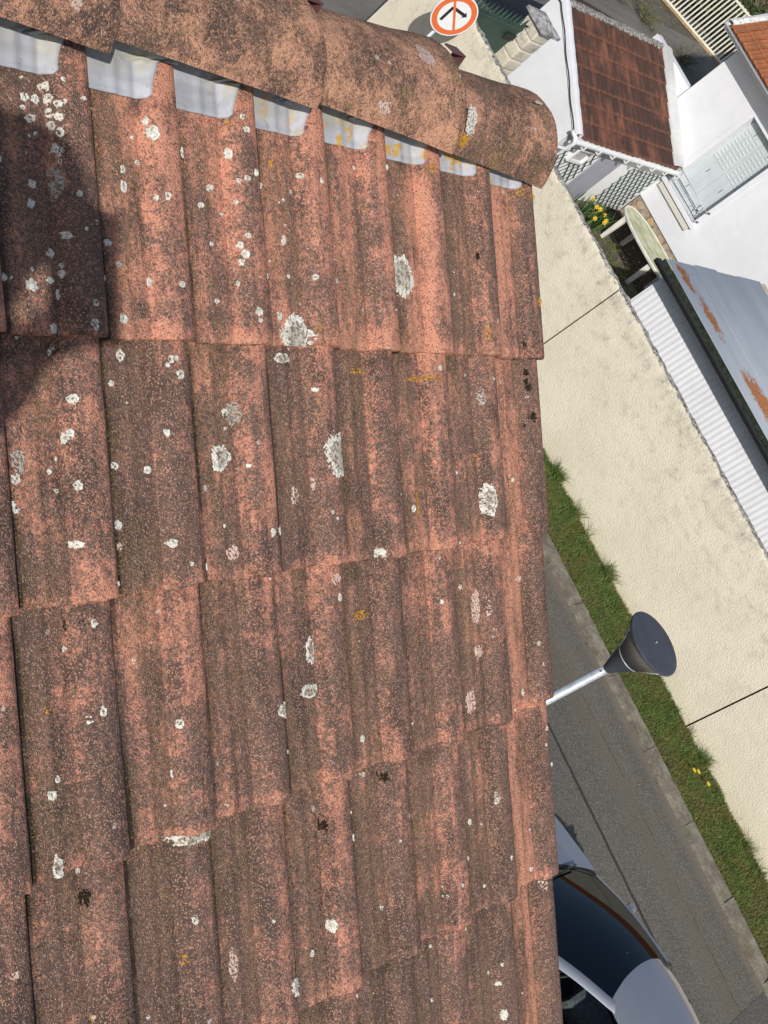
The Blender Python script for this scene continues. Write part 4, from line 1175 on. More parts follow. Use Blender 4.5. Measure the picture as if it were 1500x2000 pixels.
for s in range(6):
    bm = bmesh.new(); n = R.choice((5, 6, 6, 7)); top = []
    rr = [R.uniform(.8, 1.15) for _ in range(n)]
    vs_ = [bm.verts.new((-0.02 + 0.004*R.random(), 0.5*rr[i]*math.cos(2*math.pi*i/n+s)*0.92, 0.5*rr[i]*math.sin(2*math.pi*i/n+s)*0.92)) for i in range(n)]
    vb_ = [bm.verts.new((0.02, 0.5*rr[i]*math.cos(2*math.pi*i/n+s), 0.5*rr[i]*math.sin(2*math.pi*i/n+s))) for i in range(n)]
    bm.faces.new(vs_[::-1])
    for i in range(n): bm.faces.new((vs_[i], vs_[(i+1) % n], vb_[(i+1) % n], vb_[i]))
    bm.normal_update()
    me = bpy.data.meshes.new('stone'); bm.to_mesh(me); bm.free(); me.materials.append(MT['pstone']); stone_me.append(me)
yy = 9.05
cells = []
for row, (z0, zh) in enumerate(((-0.41, 0.17), (-0.245, 0.16), (-0.09, 0.155))):
    y = 9.10 - R.uniform(0, .1)
    while y > 6.6:
        w_ = R.uniform(0.13, 0.26)
        o = link('stone', R.choice(stone_me), bigh, Vector((FX+0.004, y-w_/2, z0 + R.uniform(-.01, .01))) - bigh.location)
        o.scale = (1, w_*0.98, zh*1.05); o.rotation_euler = (R.uniform(-.25, .25), 0, 0)
        y -= w_*0.93
# shutters
MT['shut'] = simple('pale_grey_shutter', (0.53, 0.58, 0.59), 0.55, 0.3, 0.04, 4)
MT['shut_d'] = simple('shutter_iron', (0.10, 0.11, 0.12), 0.5, 0.4)
SXp = FX+0.19
for (y0, y1, lab) in ((WY0+0.004, (WY0+WY1)/2-0.002, None), ((WY0+WY1)/2+0.002, WY1-0.004, None)):
    sh = MB()
    sh.box(SXp, SXp+0.03, y0, y1, WZ0+0.012, WZ1-0.003)
    so = sh.build('shutter', MT['shut'], bigh)
    mid = (y0+y1)/2
    # louvre blades stand on the upper part of every leaf in three columns
    for c_ in range(3):
        ya = y0 + 0.045 + c_*0.142; yb_ = ya + 0.100
        lv = MB()
        for k in range(11):
            z = 1.62 + k*0.078
            lv.obox((SXp-0.006, (ya+yb_)/2, z), (0,1,0), Vector((-.7,0,-.7)), Vector((-.7,0,.7)), 0.05, 0.013, 0.0035)
        for k in range(2):
            z = 0.74 + k*0.078
            lv.obox((SXp-0.006, (ya+yb_)/2, z), (0,1,0), Vector((-.7,0,-.7)), Vector((-.7,0,.7)), 0.05, 0.013, 0.0035)
        lo = lv.build('louvre', MT['shut'], so); lo['kind'] = 'stuff'
    gv = MB()
    for c_ in (1, 2):
        yv = y0 + 0.02 + c_*0.148
        gv.box(SXp-0.0015, SXp-0.0005, yv-0.0025, yv+0.0025, WZ0+0.02, WZ1-0.01)
    go = gv.build('groove', simple('shutter_groove', (0.42, 0.46, 0.47), 0.7), so)
    hi = MB()
    for z in (0.86, 1.36, 2.46): hi.box(SXp-0.012, SXp-0.002, mid-0.004, mid+0.004, z-0.05, z+0.05)
    ho = hi.build('hinge', MT['shut_d'], so)
MB().box(FX-0.10, FX+0.19, WY0-0.12, WY1+0.11, 0.57, WZ0, 0.012).build('sill', MT['white'], bigh)
MB().box(FX-0.06, FX-0.001, WY0-0.05, WY1+0.05, 0.44, 0.545).build('sill_box', simple('sill_box_cream', (0.62, 0.60, 0.54), 0.7), bigh)
# window railing
rl = MB(); RXp = FX-0.14
rl.tube([(RXp, WY0-0.06, 1.02), (RXp, WY1+0.06, 1.02)], 0.009, 8)
rl.build('rail', MT['galv'], bigh)
MB().tube([(RXp, WY0-0.06, 0.74), (RXp, WY1+0.06, 0.74)], 0.009, 8).build('rail', MT['galv'], bigh)
for y in (WY0-0.06, WY1+0.06):
    for z in (0.74, 1.02):
        b_ = MB(); b_.tube([(RXp, y, z), (FX-0.002, y, z)], 0.008, 8)
        b_.lathe([(0.001, -0.02), (0.02, -0.015), (0.024, 0), (0.02, .015), (0.001, .02)], (FX-0.03, y, z), 12)
        b_.build('bracket', MT['shut_d'], bigh)
cr_ = MB()
for yc in (WY0+0.10, WY1-0.06):
    for s in (-1, 1):
        cr_.tube([(RXp, yc + s*0.02, 0.74), (RXp, yc + s*0.06, 0.80), (RXp, yc + s*0.02, 0.88), (RXp, yc + s*0.055, 0.95), (RXp, yc + s*0.02, 1.02)], 0.006, 6)
    cr_.box(RXp-0.006, RXp+0.006, yc-0.03, yc+0.03, 0.86, 0.90)
cr_.build('scroll', MT['shut_d'], bigh)
MB().tube([(RXp, WY0+0.16, 0.88), (RXp, WY1-0.12, 0.88)], 0.008, 8).build('rail', MT['shut_d'], bigh)
# roof of the big house: white eave boards, gutter, orange tiles
MB().box(24.52, FX-0.002, -14, 10.62, EZ+0.10, EZ+0.13).build('soffit', MT['white'], bigh)
MB().box(24.50, 24.519, -14, 10.62, EZ+0.08, EZ+0.22).build('fascia', MT['white_pvc'], bigh)
MB().box(FX-0.001, FX+0.2, -14, 10.28, EZ, EZ+0.129).build('wall_head', MT['white'], bigh)
mb = MB(); P = []
for a_ in range(0, 181, 20):
    t = math.radians(180+a_); P.append([(24.44+0.058*math.cos(t), y, EZ+0.19+0.058*math.sin(t)) for y in (-14, -4, 4, 10.64)])
mb.grid(P, True, flip=True); mb.build('gutter', simple('zinc_gutter', (0.50, 0.51, 0.53), 0.45, 0.5, 0.1, 6), bigh)
BS = 0.50; bt = math.atan(BS)
def bz(x): return EZ+0.235 + (x-24.45)*BS
tm2 = mech_tile(0.205, 0.385, 'orange_tile', MT['clay2'])
brf = empty('roof', (0, 0, 0)); brf.parent = bigh
for r in range(11):
    xb = 24.42 + r*0.325*math.cos(bt)
    for k in range(17):
        y = 10.52 - k*0.205
        o = link('orange_tile', tm2, brf)
        o.location = Vector((xb + random.uniform(-.006, .006), y + random.uniform(-.003, .003), bz(xb) + random.uniform(-.002, .002))) - bigh.location
        M_ = Matrix(((0, math.cos(bt), -math.sin(bt)), (-1, 0, 0), (0, math.sin(bt), math.cos(bt))))
        o.rotation_euler = M_.to_euler()
mb = MB().add([(24.44, -14, bz(24.44)-.03), (24.44, 10.55, bz(24.44)-.03), (31, 10.55, bz(31)-.03), (31, -14, bz(31)-.03)], [(0,3,2,1)])
mb.build('roof_boarding', simple('roof_board_brown2', (0.26, 0.09, 0.04), 0.9), bigh)
P = []
for t, h in ((0.0, -0.06), (0.0, 0.05), (0.08, 0.075), (0.15, 0.04), (0.155, -0.1)):
    P.append([(x, 10.49+t + 0.008*mnoise.noise(Vector((x*7, t*9, 0))), bz(x)+h + 0.014*mnoise.noise(Vector((x*11, t*20, 3)))) for x in np.linspace(24.42, 31, 90)])
MB().grid(P, False, flip=True).build('verge_mortar', MT['flaking'], bigh)

# ================================================================== corrugated shed
shed = empty('metal_shed', (20, 1, YARD_Z), 'long shed with rusty grey corrugated metal roof, black gutter and white ribbed cladding', 'shed')
m = NT('rusty_galvanised_sheet', 0.42, 0.5); p = m.pos(); s_ = m.sep(p)
n1 = m.noise(m.scl(p, (1.0, 0.35, 1)), 1.6, 5, 0.6); n2 = m.noise(m.scl(p, (2.0, 1.0, 1)), 1.1, 6, 0.72)
c = m.mix(m.ss(n1, 0.3, 0.7), (0.27, 0.30, 0.35), (0.37, 0.40, 0.45))
rm = m.math('MULTIPLY', m.ss(n2, 0.585, 0.625), m.ss(s_[0], 19.0, 18.3))
rm2 = m.math('MULTIPLY', m.ss(n2, 0.52, 0.60), m.ss(s_[0], 18.9, 18.2, 0.0, 0.35))
c = m.mix(rm2, c, (0.30, 0.22, 0.16))
c = m.mix(rm, c, m.mix(m.ss(m.noise(p, 30, 3, 0.6), 0.4, 0.6), (0.36, 0.115, 0.030), (0.50, 0.18, 0.055)))
MT['rustsheet'] = m.m
# the rust sits where it is in the photograph: three blotches near the gutter
spots = [((18.28, 5.17), 0.13, 0.22), ((18.42, 4.50), 0.13, 0.36), ((18.60, 3.05), 0.26, 0.42), ((18.45, 3.35), 0.10, 0.25), ((19.35, 3.18), 0.06, 0.10), ((18.30, 1.60), 0.14, 0.36), ((18.55, 1.25), 0.10, 0.34), ((18.35, 0.65), 0.15, 0.18)]
acc = None
wv = m.noise(p, 6, 5, 0.75)
for (a, b), rx, ry in spots:
    dx = m.math('DIVIDE', m.math('SUBTRACT', s_[0], a), rx); dy = m.math('DIVIDE', m.math('SUBTRACT', s_[1], b), ry)
    d = m.math('SQRT', m.math('ADD', m.math('MULTIPLY', dx, dx), m.math('MULTIPLY', dy, dy)))
    d = m.math('ADD', d, m.math('MULTIPLY', m.math('SUBTRACT', wv, 0.5), 3.4))
    e = m.ss(d, 1.35, 0.70)
    acc = e if acc is None else m.math('MAXIMUM', acc, e)
base_ = m.mix(m.ss(n1, 0.3, 0.7), (0.53, 0.56, 0.60), (0.64, 0.67, 0.71))
rust = m.mix(m.ss(m.noise(p, 40, 3, 0.6), 0.4, 0.6), (0.40, 0.15, 0.055), (0.60, 0.25, 0.095))
m.color(m.mix(acc, base_, rust)); m.rough(m.math('MAXIMUM', m.math('MULTIPLY', acc, 0.9), 0.45))
m.b.inputs['Metallic'].default_value = 0.0
def corr(x0, x1, y0, y1, zf, pitch, amp, mat, name, up=0.0, n=8):
    """sheet with corrugations running along Y"""
    P = []; k = int((x1-x0)/pitch*n)
    for y in (y0, (y0+y1)/2, y1):
        P.append([(x0+(x1-x0)*i/k, y, zf(x0+(x1-x0)*i/k) + up + amp*math.sin(2*math.pi*(x0+(x1-x0)*i/k)/pitch)) for i in range(k+1)])
    mb = MB().grid(P, True, flip=True)
    o = mb.build(name, mat, shed)
    s = o.modifiers.new('t', 'SOLIDIFY'); s.thickness = 0.002
    return o
def shz(x): return 2.20 - (x-17.95)*0.032
for k, (x0, x1) in enumerate(((17.93, 19.06), (19.00, 19.86), (19.80, 20.85), (20.80, 21.84))):
    corr(x0, x1, -6, 5.45 + random.uniform(-.02, .02), shz, 0.076, 0.008, MT['rustsheet'], 'roof_sheet', up=0.003*(k % 2))
MB().box(21.845, 21.99, -6, 5.40, 2.02, 2.10).build('edge_capping', simple('beige_capping', (0.52, 0.46, 0.34), 0.8, 0.2, 0.1, 8), shed)
MT['blackgut'] = simple('black_gutter_plastic', (0.022, 0.022, 0.026), 0.4, 0.4, 0.2, 20)
MT['gutmoss'] = simple('gutter_moss', (0.030, 0.036, 0.026), 0.9, 0.1, 0.5, 14, 0.01, 30)
P = []
for a_ in range(0, 181, 15):
    t = math.radians(180+a_); P.append([(17.86+0.075*math.cos(t), y, 2.13+0.085*math.sin(t)) for y in (-6, -2, 2, 5.50)])
mb = MB().grid(P, True, flip=True)
P = [[(q[0]*1, q[1], q[2]) for q in r] for r in P]
P2 = []
for a_ in range(0, 181, 15):
    t = math.radians(180+a_); P2.append([(17.86+0.069*math.cos(t), y, 2.13+0.079*math.sin(t)) for y in (-6, -2, 2, 5.50)])
mb.grid(P2, True)
mb.box(17.783, 17.792, -6, 5.5, 2.12, 2.135)
pe = [(17.86+0.075*math.cos(math.radians(180+a_)), 5.501, 2.13+0.085*math.sin(math.radians(180+a_))) for a_ in range(0, 181, 15)]
mb.add(pe, [tuple(range(len(pe)))])
mb.build('gutter', MT['blackgut'], shed)
MB().box(17.815, 17.905, -6, 5.49, 2.062, 2.074).build('gutter_sludge', MT['gutmoss'], shed)
MB().box(17.925, 17.945, -6, 5.46, 2.05, 2.185).build('fascia', MT['gutmoss'], shed)
MT['clad'] = white_paint('white_cladding_paint', (0.80, 0.81, 0.84), (0.74, 0.75, 0.78), 0.25, 0.001)
sy_ = 5.35
rib = 0.088
yb_ = sy_; k = 0
while yb_ > -6:
    y1 = yb_; y0 = yb_ - rib*10 - 0.02
    P = []
    for z in (YARD_Z, 0.8, 2.10):
        row = []
        n = 100
        for i in range(n+1):
            y = y0 + (y1-y0)*i/n
            ph = (y/rib) % 1.0
            dx = 0.0055*(1 if ph < .42 else (1-(ph-.42)/.1 if ph < .52 else (0.0 if ph < .9 else (ph-.9)/.1)))
            row.append((18.23 - dx - 0.002*(k % 2) + 0.003*mnoise.noise(Vector((y*2, z, 0))), y, z))
        P.append(row)
    MB().grid(P, False, flip=True).build('cladding_sheet', MT['clad'], shed)
    yb_ -= rib*10; k += 1
MB().box(18.24, 21.9, 5.30, 5.34, YARD_Z, 2.0).build('end_wall', MT['clad'], shed)
MB().box(18.30, 21.85, -6, 5.2, YARD_Z, 2.02).build('inner_frame', simple('shed_dark', (0.05, 0.05, 0.05), 0.9), shed)
tag_c = MB().tube([(17.80, 1.70, 2.16), (18.3, 1.63, 2.22), (18.9, 1.60, 2.20), (20.3, 1.35, 2.16), (21.9, 1.2, 2.12)], 0.006, 6)
tag_c.build('roof_cable', MT['sg_black'], shed)

# ================================================================== yard: table, flowers
MT['plastic'] = None
m = NT('algae_stained_plastic', 0.5, 0.35); p = m.pos()
n1 = m.noise(m.scl(p, (2, 1, 1)), 3.0, 5, 0.7)
c = m.mix(m.ss(n1, 0.36, 0.62), (0.62, 0.62, 0.47), (0.36, 0.37, 0.17)); c = m.mix(m.math('MULTIPLY', m.ss(m.noise(p, 30, 4, 0.6), 0.5, 0.7), 0.3), c, (0.75, 0.75, 0.68)); m.color(c); MT['algae'] = m.m
MT['plw'] = simple('white_plastic', (0.70, 0.69, 0.62), 0.45, 0.4, 0.12, 6)
tab = empty('garden_table', (23.72, 7.62, YARD_Z), 'oval algae stained white plastic garden table in the dark yard behind the wall', 'table')
def oval(cx, cy, a, b, n=72):
    r = []
    for k in range(n):
        t = 2*math.pi*k/n; e = 0.8
        r.append((cx + a*math.copysign(abs(math.cos(t))**e, math.cos(t)), cy + b*math.copysign(abs(math.sin(t))**e, math.sin(t))))
    return r
def ring_layers(layers, cx, cy, cap=True):
    mb = MB(); V = []; F = []; n = 72
    for a, b, z in layers:
        V += [(x, y, z) for x, y in oval(cx, cy, a, b, n)]
    for i in range(len(layers)-1):
        for k in range(n): F.append((i*n+k, i*n+(k+1) % n, (i+1)*n+(k+1) % n, (i+1)*n+k))
    if cap: F.append(tuple(range((len(layers)-1)*n, len(layers)*n)))
    mb.add(V, F, False); return mb
TZ = 0.135
ring_layers([(0.455, 0.985, TZ+0.001), (0.45, 0.98, TZ+0.004)], 23.75, 7.60).build('table_top', MT['algae'], tab)
ring_layers([(0.44, 0.97, TZ-0.05), (0.49, 1.02, TZ-0.045), (0.50, 1.03, TZ-0.01), (0.49, 1.02, TZ+0.012), (0.462, 0.992, TZ+0.010), (0.455, 0.985, TZ)], 23.75, 7.60, False).build('table_rim', MT['plw'], tab)
ring_layers([(0.44, 0.97, TZ-0.05), (0.30, 0.8, TZ-0.05)], 23.75, 7.60).build('underside', MT['plw'], tab)
for (x, y) in ((23.38, 8.32), (23.35, 7.28), (24.10, 8.22), (24.08, 7.2), (23.38, 6.9), (24.1, 6.85))[:4]:
    MB().add([(x-.028, y-.035, YARD_Z), (x+.028, y-.035, YARD_Z), (x+.028, y+.035, YARD_Z), (x-.028, y+.035, YARD_Z), (x-.035+.02, y-.05, TZ-.05), (x+.035+.02, y-.05, TZ-.05), (x+.035+.02, y+.05, TZ-.05), (x-.035+.02, y+.05, TZ-.05)],
        [(0,3,2,1),(4,5,6,7),(0,1,5,4),(1,2,6,5),(2,3,7,6),(3,0,4,7)]).build('leg', MT['plw'], tab)
props(MB().add([(23.72, 9.1, YARD_Z+.004), (23.80, 8.5, YARD_Z+.004), (23.60, 7.0, YARD_Z+.004), (23.5, 5.5, YARD_Z+.004), (25.0, 5.5, YARD_Z+.004), (25.0, 9.12, YARD_Z+.004)], [(0,1,2,3,4,5)]).build('dark_soil_shade', simple('soil_and_shade_dark', (0.020, 0.016, 0.012), 0.9, 0.2, 0.5, 6, 0.02, 40)), kind='structure')  # near-black sheet: dark ground with the table's shade put into its colour
gr = blade_field('yard_weeds', MT['grass'], 2600, (22.2, 23.75), (5.6, 8.9), YARD_Z, (0.03, 0.10), lambda x, y: (max(0, (mnoise.noise(Vector((x*4, y*3, 0)))*.5+.5-.42)*3), 1), 0.8, wid=(0.006, 0.014))
props(gr, kind='stuff')
R = random.Random(12)
leaves = MB()
for k in range(420):
    x = R.uniform(22.2, 24.9); y = R.uniform(5.6, 8.9); s = R.uniform(.010, .022)
    q = Vector((R.uniform(-.6,.6), R.uniform(-.6,.6), 1)).normalized(); a = q.orthogonal().normalized(); b = q.cross(a)
    c_ = Vector((x, y, YARD_Z+.012))
    leaves.add([(c_+a*s)[:], (c_+b*s*.6)[:], (c_-a*s)[:], (c_-b*s*.6)[:]], [(0,1,2,3)])
m = NT('fallen_leaf', 0.8, 0.2); m.color(m.mix(m.ss(m.noise(m.pos(), 9, 3, 0.6), 0.4, 0.6), (0.30, 0.16, 0.06), (0.50, 0.42, 0.30)))
props(leaves.build('fallen_leaves', m.m), kind='stuff')
daf = empty('daffodil_plant', (23.3, 8.62, YARD_Z), 'clump of yellow daffodils with green leaves at the foot of the white annex wall', 'flowers')
V = MB()
for k in range(150):
    x = 23.15 + R.gauss(0, .22); y = 8.66 + R.gauss(0, .14); h = R.uniform(.25, .48); a = R.uniform(0, 6.28); l = R.uniform(.05, .2)
    w_ = R.uniform(.008, .014); dx, dy = math.cos(a), math.sin(a)
    V.add([(x-dy*w_, y+dx*w_, YARD_Z), (x+dy*w_, y-dx*w_, YARD_Z), (x+dx*l*.4+dy*w_, y+dy*l*.4-dx*w_, YARD_Z+h*.6), (x+dx*l*.4-dy*w_, y+dy*l*.4+dx*w_, YARD_Z+h*.6), (x+dx*l, y+dy*l, YARD_Z+h*.95)], [(0,1,2,3), (3,2,4)])
MT['dafleaf'] = simple('daffodil_leaf', (0.055, 0.12, 0.04), 0.5, 0.4, 0.35, 14)
V.build('leaves', MT['dafleaf'], daf)
for (x, y, z) in ((22.95, 8.87, -.13), (22.88, 8.66, -.12), (23.04, 8.65, -.14), (23.14, 8.54, -.16), (22.62, 8.40, -.16), (23.13, 8.42, -.18), (22.98, 8.36, -.17), (22.93, 8.60, -.10)):
    fl = MB(); c_ = Vector((x, y, z)); f = Vector((-.6, -.5, .3)).normalized(); a = f.orthogonal().normalized(); b = f.cross(a)
    for q in range(6):
        t = q*math.pi/3; d = a*math.cos(t) + b*math.sin(t); e = f.cross(d)
        fl.add([c_[:], (c_+d*.026+e*.016)[:], (c_+d*.050)[:], (c_+d*.026-e*.016)[:]], [(0,1,2,3)])
    fl.tube([c_, c_+f*.022, c_+f*.034], [.010, .013, .019], 8, False)
    fl.tube([c_, c_-f*.01-Vector((0,0,.02)), Vector((x+.03, y+.02, YARD_Z+.05))], .004, 5)
    fl.build('flower', MT['yellow'], daf)
pot = empty('flower_pot', (23.50, 8.56, YARD_Z), 'small round white flower pot beside the daffodils and table leg', 'flower pot')
MB().lathe([(0.045, 0), (0.065, 0.10), (0.072, 0.10), (0.072, 0.12), (0.060, 0.12), (0.055, 0.10), (0.001, 0.10)], (23.50, 8.56, YARD_Z), 24).build('pot', simple('pale_pot', (0.55, 0.55, 0.45), 0.6, 0.3, 0.2, 20), pot)
sl_ = MB()
for k in range(26):
    a = R.uniform(0, 6.28); r = R.uniform(.01, .05); c_ = Vector((23.50+r*math.cos(a), 8.56+r*math.sin(a), YARD_Z+.13+R.uniform(0, .03)))
    q = Vector((R.uniform(-.5,.5), R.uniform(-.5,.5), 1)).normalized(); u_ = q.orthogonal().normalized()*.022; v_ = q.cross(u_)*.6
    sl_.add([(c_+u_)[:], (c_+v_)[:], (c_-u_)[:], (c_-v_)[:]], [(0,1,2,3)])
sl_.build('leaves', MT['dafleaf'], pot)

# ================================================================== far background: fence, hedge, bushes
F0 = Vector((34.20, 17.22, 0)); F1 = Vector((36.32, 15.05, 0))
fd = (F1-F0).normalized(); fn = Vector((-fd.y, fd.x, 0))
fen = empty('white_fence', ((F0.x+F1.x)/2, (F0.y+F1.y)/2, 0), 'white metal bar fence across the side road in front of a dark hedge', 'fence')
MT['fwhite'] = simple('fence_white_paint', (0.72, 0.70, 0.60), 0.5, 0.4, 0.08, 5)
barm = MB().box(-0.020, 0.020, -0.012, 0.012, 0.06, 1.44).data('bar', MT['fwhite'])
Lf = (F1-F0).length
ang_f = math.atan2(fd.y, fd.x)
nb = 25
for k in range(nb):
    c_ = F0 + fd*(Lf*(k+.5)/nb)
    o = link('bar', barm, fen, c_ - fen.location); o.rotation_euler = (0, 0, ang_f)
for z in (0.08, 1.40):
    MB().obox((F0+F1)/2 + Vector((0,0,z)) - fn*0.022, fd, fn, (0,0,1), Lf/2, 0.009, 0.03).build('rail', MT['fwhite'], fen)
MB().obox((F0+F1)/2 + Vector((0,0,0.02)), fd, fn, (0,0,1), Lf/2+.1, 0.09, 0.02).build('base_strip', simple('brick_strip', (0.40, 0.27, 0.14), 0.9, 0.1, 0.3, 12), fen)
MB().obox(F1 + fd*0.10 + Vector((0,0,0.72)), fd, fn, (0,0,1), 0.05, 0.05, 0.72).build('post', MT['fwhite'], fen)
def leafcloud(mb, c, rad, n, s0, s1, rr, flat=1.0):
    for k in range(n):
        d = Vector((rr.gauss(0,1), rr.gauss(0,1), rr.gauss(0,1))).normalized()
        r = rr.random()**.4
        q = Vector(c) + Vector((d.x*rad[0]*r, d.y*rad[1]*r, d.z*rad[2]*r))
        q.z = max(q.z, 0.02)
        s = rr.uniform(s0, s1); nn_ = Vector((rr.gauss(0,1), rr.gauss(0,1), rr.gauss(0.5,1))).normalized(); a = nn_.orthogonal().normalized(); b = nn_.cross(a)
        t = rr.uniform(0, 6.28); a, b = a*math.cos(t)+b*math.sin(t), b*math.cos(t)-a*math.sin(t)
        mb.add([(q+a*s)[:], (q+b*s*.45)[:], (q-a*s)[:], (q-b*s*.45)[:]], [(0,1,2,3)])
m = NT('hedge_leaf', 0.6, 0.3); p = m.pos()
m.color(m.mix(m.ss(m.noise(p, 2.5, 4, 0.6), 0.4, 0.65), (0.030, 0.050, 0.018), (0.11, 0.16, 0.045))); MT['hleaf'] = m.m
hed = empty('hedge', (37.0, 17.6, 0), 'dark green hedge growing behind the white bar fence', 'hedge')
rr = random.Random(3); hm = MB()
for k in range(16):
    c_ = F0 + fd*(k/15*Lf*1.25 - .3) - fn*(-1.3 + rr.uniform(-.2, .2))
    side = 1 if (c_-Vector((CAM.x, CAM.y, 0))).length > ((F0+F1)/2-Vector((CAM.x, CAM.y, 0))).length else -1
    leafcloud(hm, (c_.x, c_.y, rr.uniform(.5, 1.1)), (.55, .55, .7), 700, .03, .07, rr)
hm.build('foliage', MT['hleaf'], hed)
st = MB()
for k in range(14):
    c_ = F0 + fd*(k/13*Lf*1.2 - .2) + fn*1.3
    st.tube([(c_.x, c_.y, 0), (c_.x+rr.uniform(-.1,.1), c_.y+rr.uniform(-.1,.1), .8)], .03, 6)
st.build('stems', simple('hedge_stem', (0.08, 0.06, 0.045), 0.9), hed)
m = NT('brown_leaf', 0.8, 0.2); p = m.pos()
m.color(m.mix(m.ss(m.noise(p, 2.0, 4, 0.6), 0.4, 0.65), (0.09, 0.060, 0.035), (0.19, 0.14, 0.09))); MT['bleaf'] = m.m
bh = empty('brown_hedge', (44, 19, 0), 'brown leafless hedge in the top corner beyond the white fence', 'hedge')
hm = MB()
for k in range(12): leafcloud(hm, (40+k*.9, 17.0+k*.45+rr.uniform(-.5,.5), .9), (1.3, 1.3, .9), 420, .05, .11, rr)
hm.build('foliage', MT['bleaf'], bh)
st = MB()
for k in range(12): st.tube([(40+k*.9, 17.0+k*.45, 0), (40.1+k*.9, 17.1+k*.45, 1.2)], .04, 6)
st.build('stems', simple('brown_stem', (0.10, 0.07, 0.05), 0.9), bh)
MT['twig'] = simple('twig_bark', (0.17, 0.145, 0.12), 0.9, 0.1, 0.3, 12)
m = NT('small_leaf', 0.6, 0.3); p = m.pos(); m.color(m.mix(m.ss(m.noise(p, 7, 3, 0.6), 0.4, 0.6), (0.10, 0.14, 0.035), (0.19, 0.20, 0.07))); MT['sleaf'] = m.m
for (x, y, s, ng, lab) in ((31.7, 15.25, .55, 260, 'thin twiggy bush with green leaves near the ridge of the annex, the greenest one'), (33.0, 14.35, .60, 90, 'bare twiggy bush between the annex roof and the white fence'), (31.3, 14.0, .45, 150, 'small twiggy bush right behind the end of the annex roof'), (30.6, 15.9, .35, 120, 'low sparse weed bush on the side road edge furthest from the fence')):
    b = empty('twiggy_bush', (x, y, 0), lab, 'bush', 'twiggy bushes beside the side road')
    tw = MB(); lf = MB()
    for k in range(60):
        a = rr.uniform(0, 6.28); e = rr.uniform(.5, 1.4); L = s*rr.uniform(.6, 1.2); pnts = [Vector((x+rr.uniform(-.12,.12), y+rr.uniform(-.12,.12), 0))]
        d = Vector((math.cos(a)*math.cos(e), math.sin(a)*math.cos(e), math.sin(e)))
        for q in range(4):
            d = (d + Vector((rr.gauss(0,.25), rr.gauss(0,.25), rr.gauss(0,.15)))).normalized(); pnts.append(pnts[-1]+d*L/4)
        tw.tube(pnts, [.008, .006, .005, .004, .002], 4, False)
        for q in range(int(ng/40)+1):
            c_ = pnts[rr.randint(2, 4)]
            leafcloud(lf, c_, (.06, .06, .06), 2, .012, .028, rr)
    tw.build('twigs', MT['twig'], b); lf.build('leaves', MT['sleaf'], b)
for (x, y) in ((29.5, 15.6),):
    pass

# ================================================================== parked car
car = empty('parked_car', (10.14, -0.30, 0), 'silver blue parked hatchback half hidden below the edge of the tiled roof', 'car')
m = NT('silver_blue_car_paint', 0.32, 0.5); m.color(m.mix(m.ss(m.noise(m.pos(), 2.0, 3, 0.5), 0.3, 0.7), (0.265, 0.285, 0.335), (0.295, 0.315, 0.365)))
m.b.inputs['Metallic'].default_value = 0.45; m.b.inputs['Coat Weight'].default_value = 0.6; m.b.inputs['Coat Roughness'].default_value = 0.05
MT['paint'] = m.m
MT['trim'] = simple('black_car_trim', (0.014, 0.014, 0.016), 0.45, 0.4, 0.2, 20)
MT['cabin'] = simple('dark_car_interior', (0.045, 0.045, 0.052), 0.8, 0.2, 0.3, 9)
MT['seat'] = simple('grey_seat_fabric', (0.17, 0.175, 0.19), 0.9, 0.1, 0.3, 30)
gm = bpy.data.materials.new('car_glass'); gm.use_nodes = True
t = gm.node_tree; t.nodes.remove(t.nodes['Principled BSDF']); out = t.nodes['Material Output']
tr = t.nodes.new('ShaderNodeBsdfTransparent'); tr.inputs[0].default_value = (0.78, 0.84, 0.82, 1)
gl = t.nodes.new('ShaderNodeBsdfGlossy'); gl.inputs['Roughness'].default_value = 0.02; gl.inputs[0].default_value = (0.075, 0.08, 0.085, 1)
fr = t.nodes.new('ShaderNodeFresnel'); fr.inputs[0].default_value = 1.55
mx = t.nodes.new('ShaderNodeMixShader'); t.links.new(fr.outputs[0], mx.inputs[0]); t.links.new(tr.outputs[0], mx.inputs[1]); t.links.new(gl.outputs[0], mx.inputs[2]); t.links.new(mx.outputs[0], out.inputs[0])
MT['glass'] = gm
CX, CY = 10.14, -0.30
def cp_(x, y, z): return (CX+x, CY+y, z)
def lerp(a, b, t): return tuple(p+(q-p)*t for p, q in zip(a, b))
def wbase(t): return (.80*t, -0.95-0.25*t*t, 0.99-0.02*t*t)
def wtop(t): return (.53*t, -1.98-0.10*t*t, 1.455-0.045*t*t)
T = np.linspace(-1, 1, 25)
def surf(rows, name, mat, flip=False, thick=0.0, parent=car, auto=None):
    o = MB().grid([[cp_(*q) for q in r] for r in rows], True, flip=flip).build(name, mat, parent)
    if thick: s = o.modifiers.new('t', 'SOLIDIFY'); s.thickness = thick; s.offset = -1
    return o
rows = []
for s in np.linspace(0, 1, 12):
    rows.append([(lambda q: (q[0], q[1]+0.02*math.sin(s*math.pi), q[2]+0.035*math.sin(s*math.pi)))(lerp(wbase(t), wtop(t), s)) for t in T])
ws = surf(rows, 'windscreen', MT['glass'])
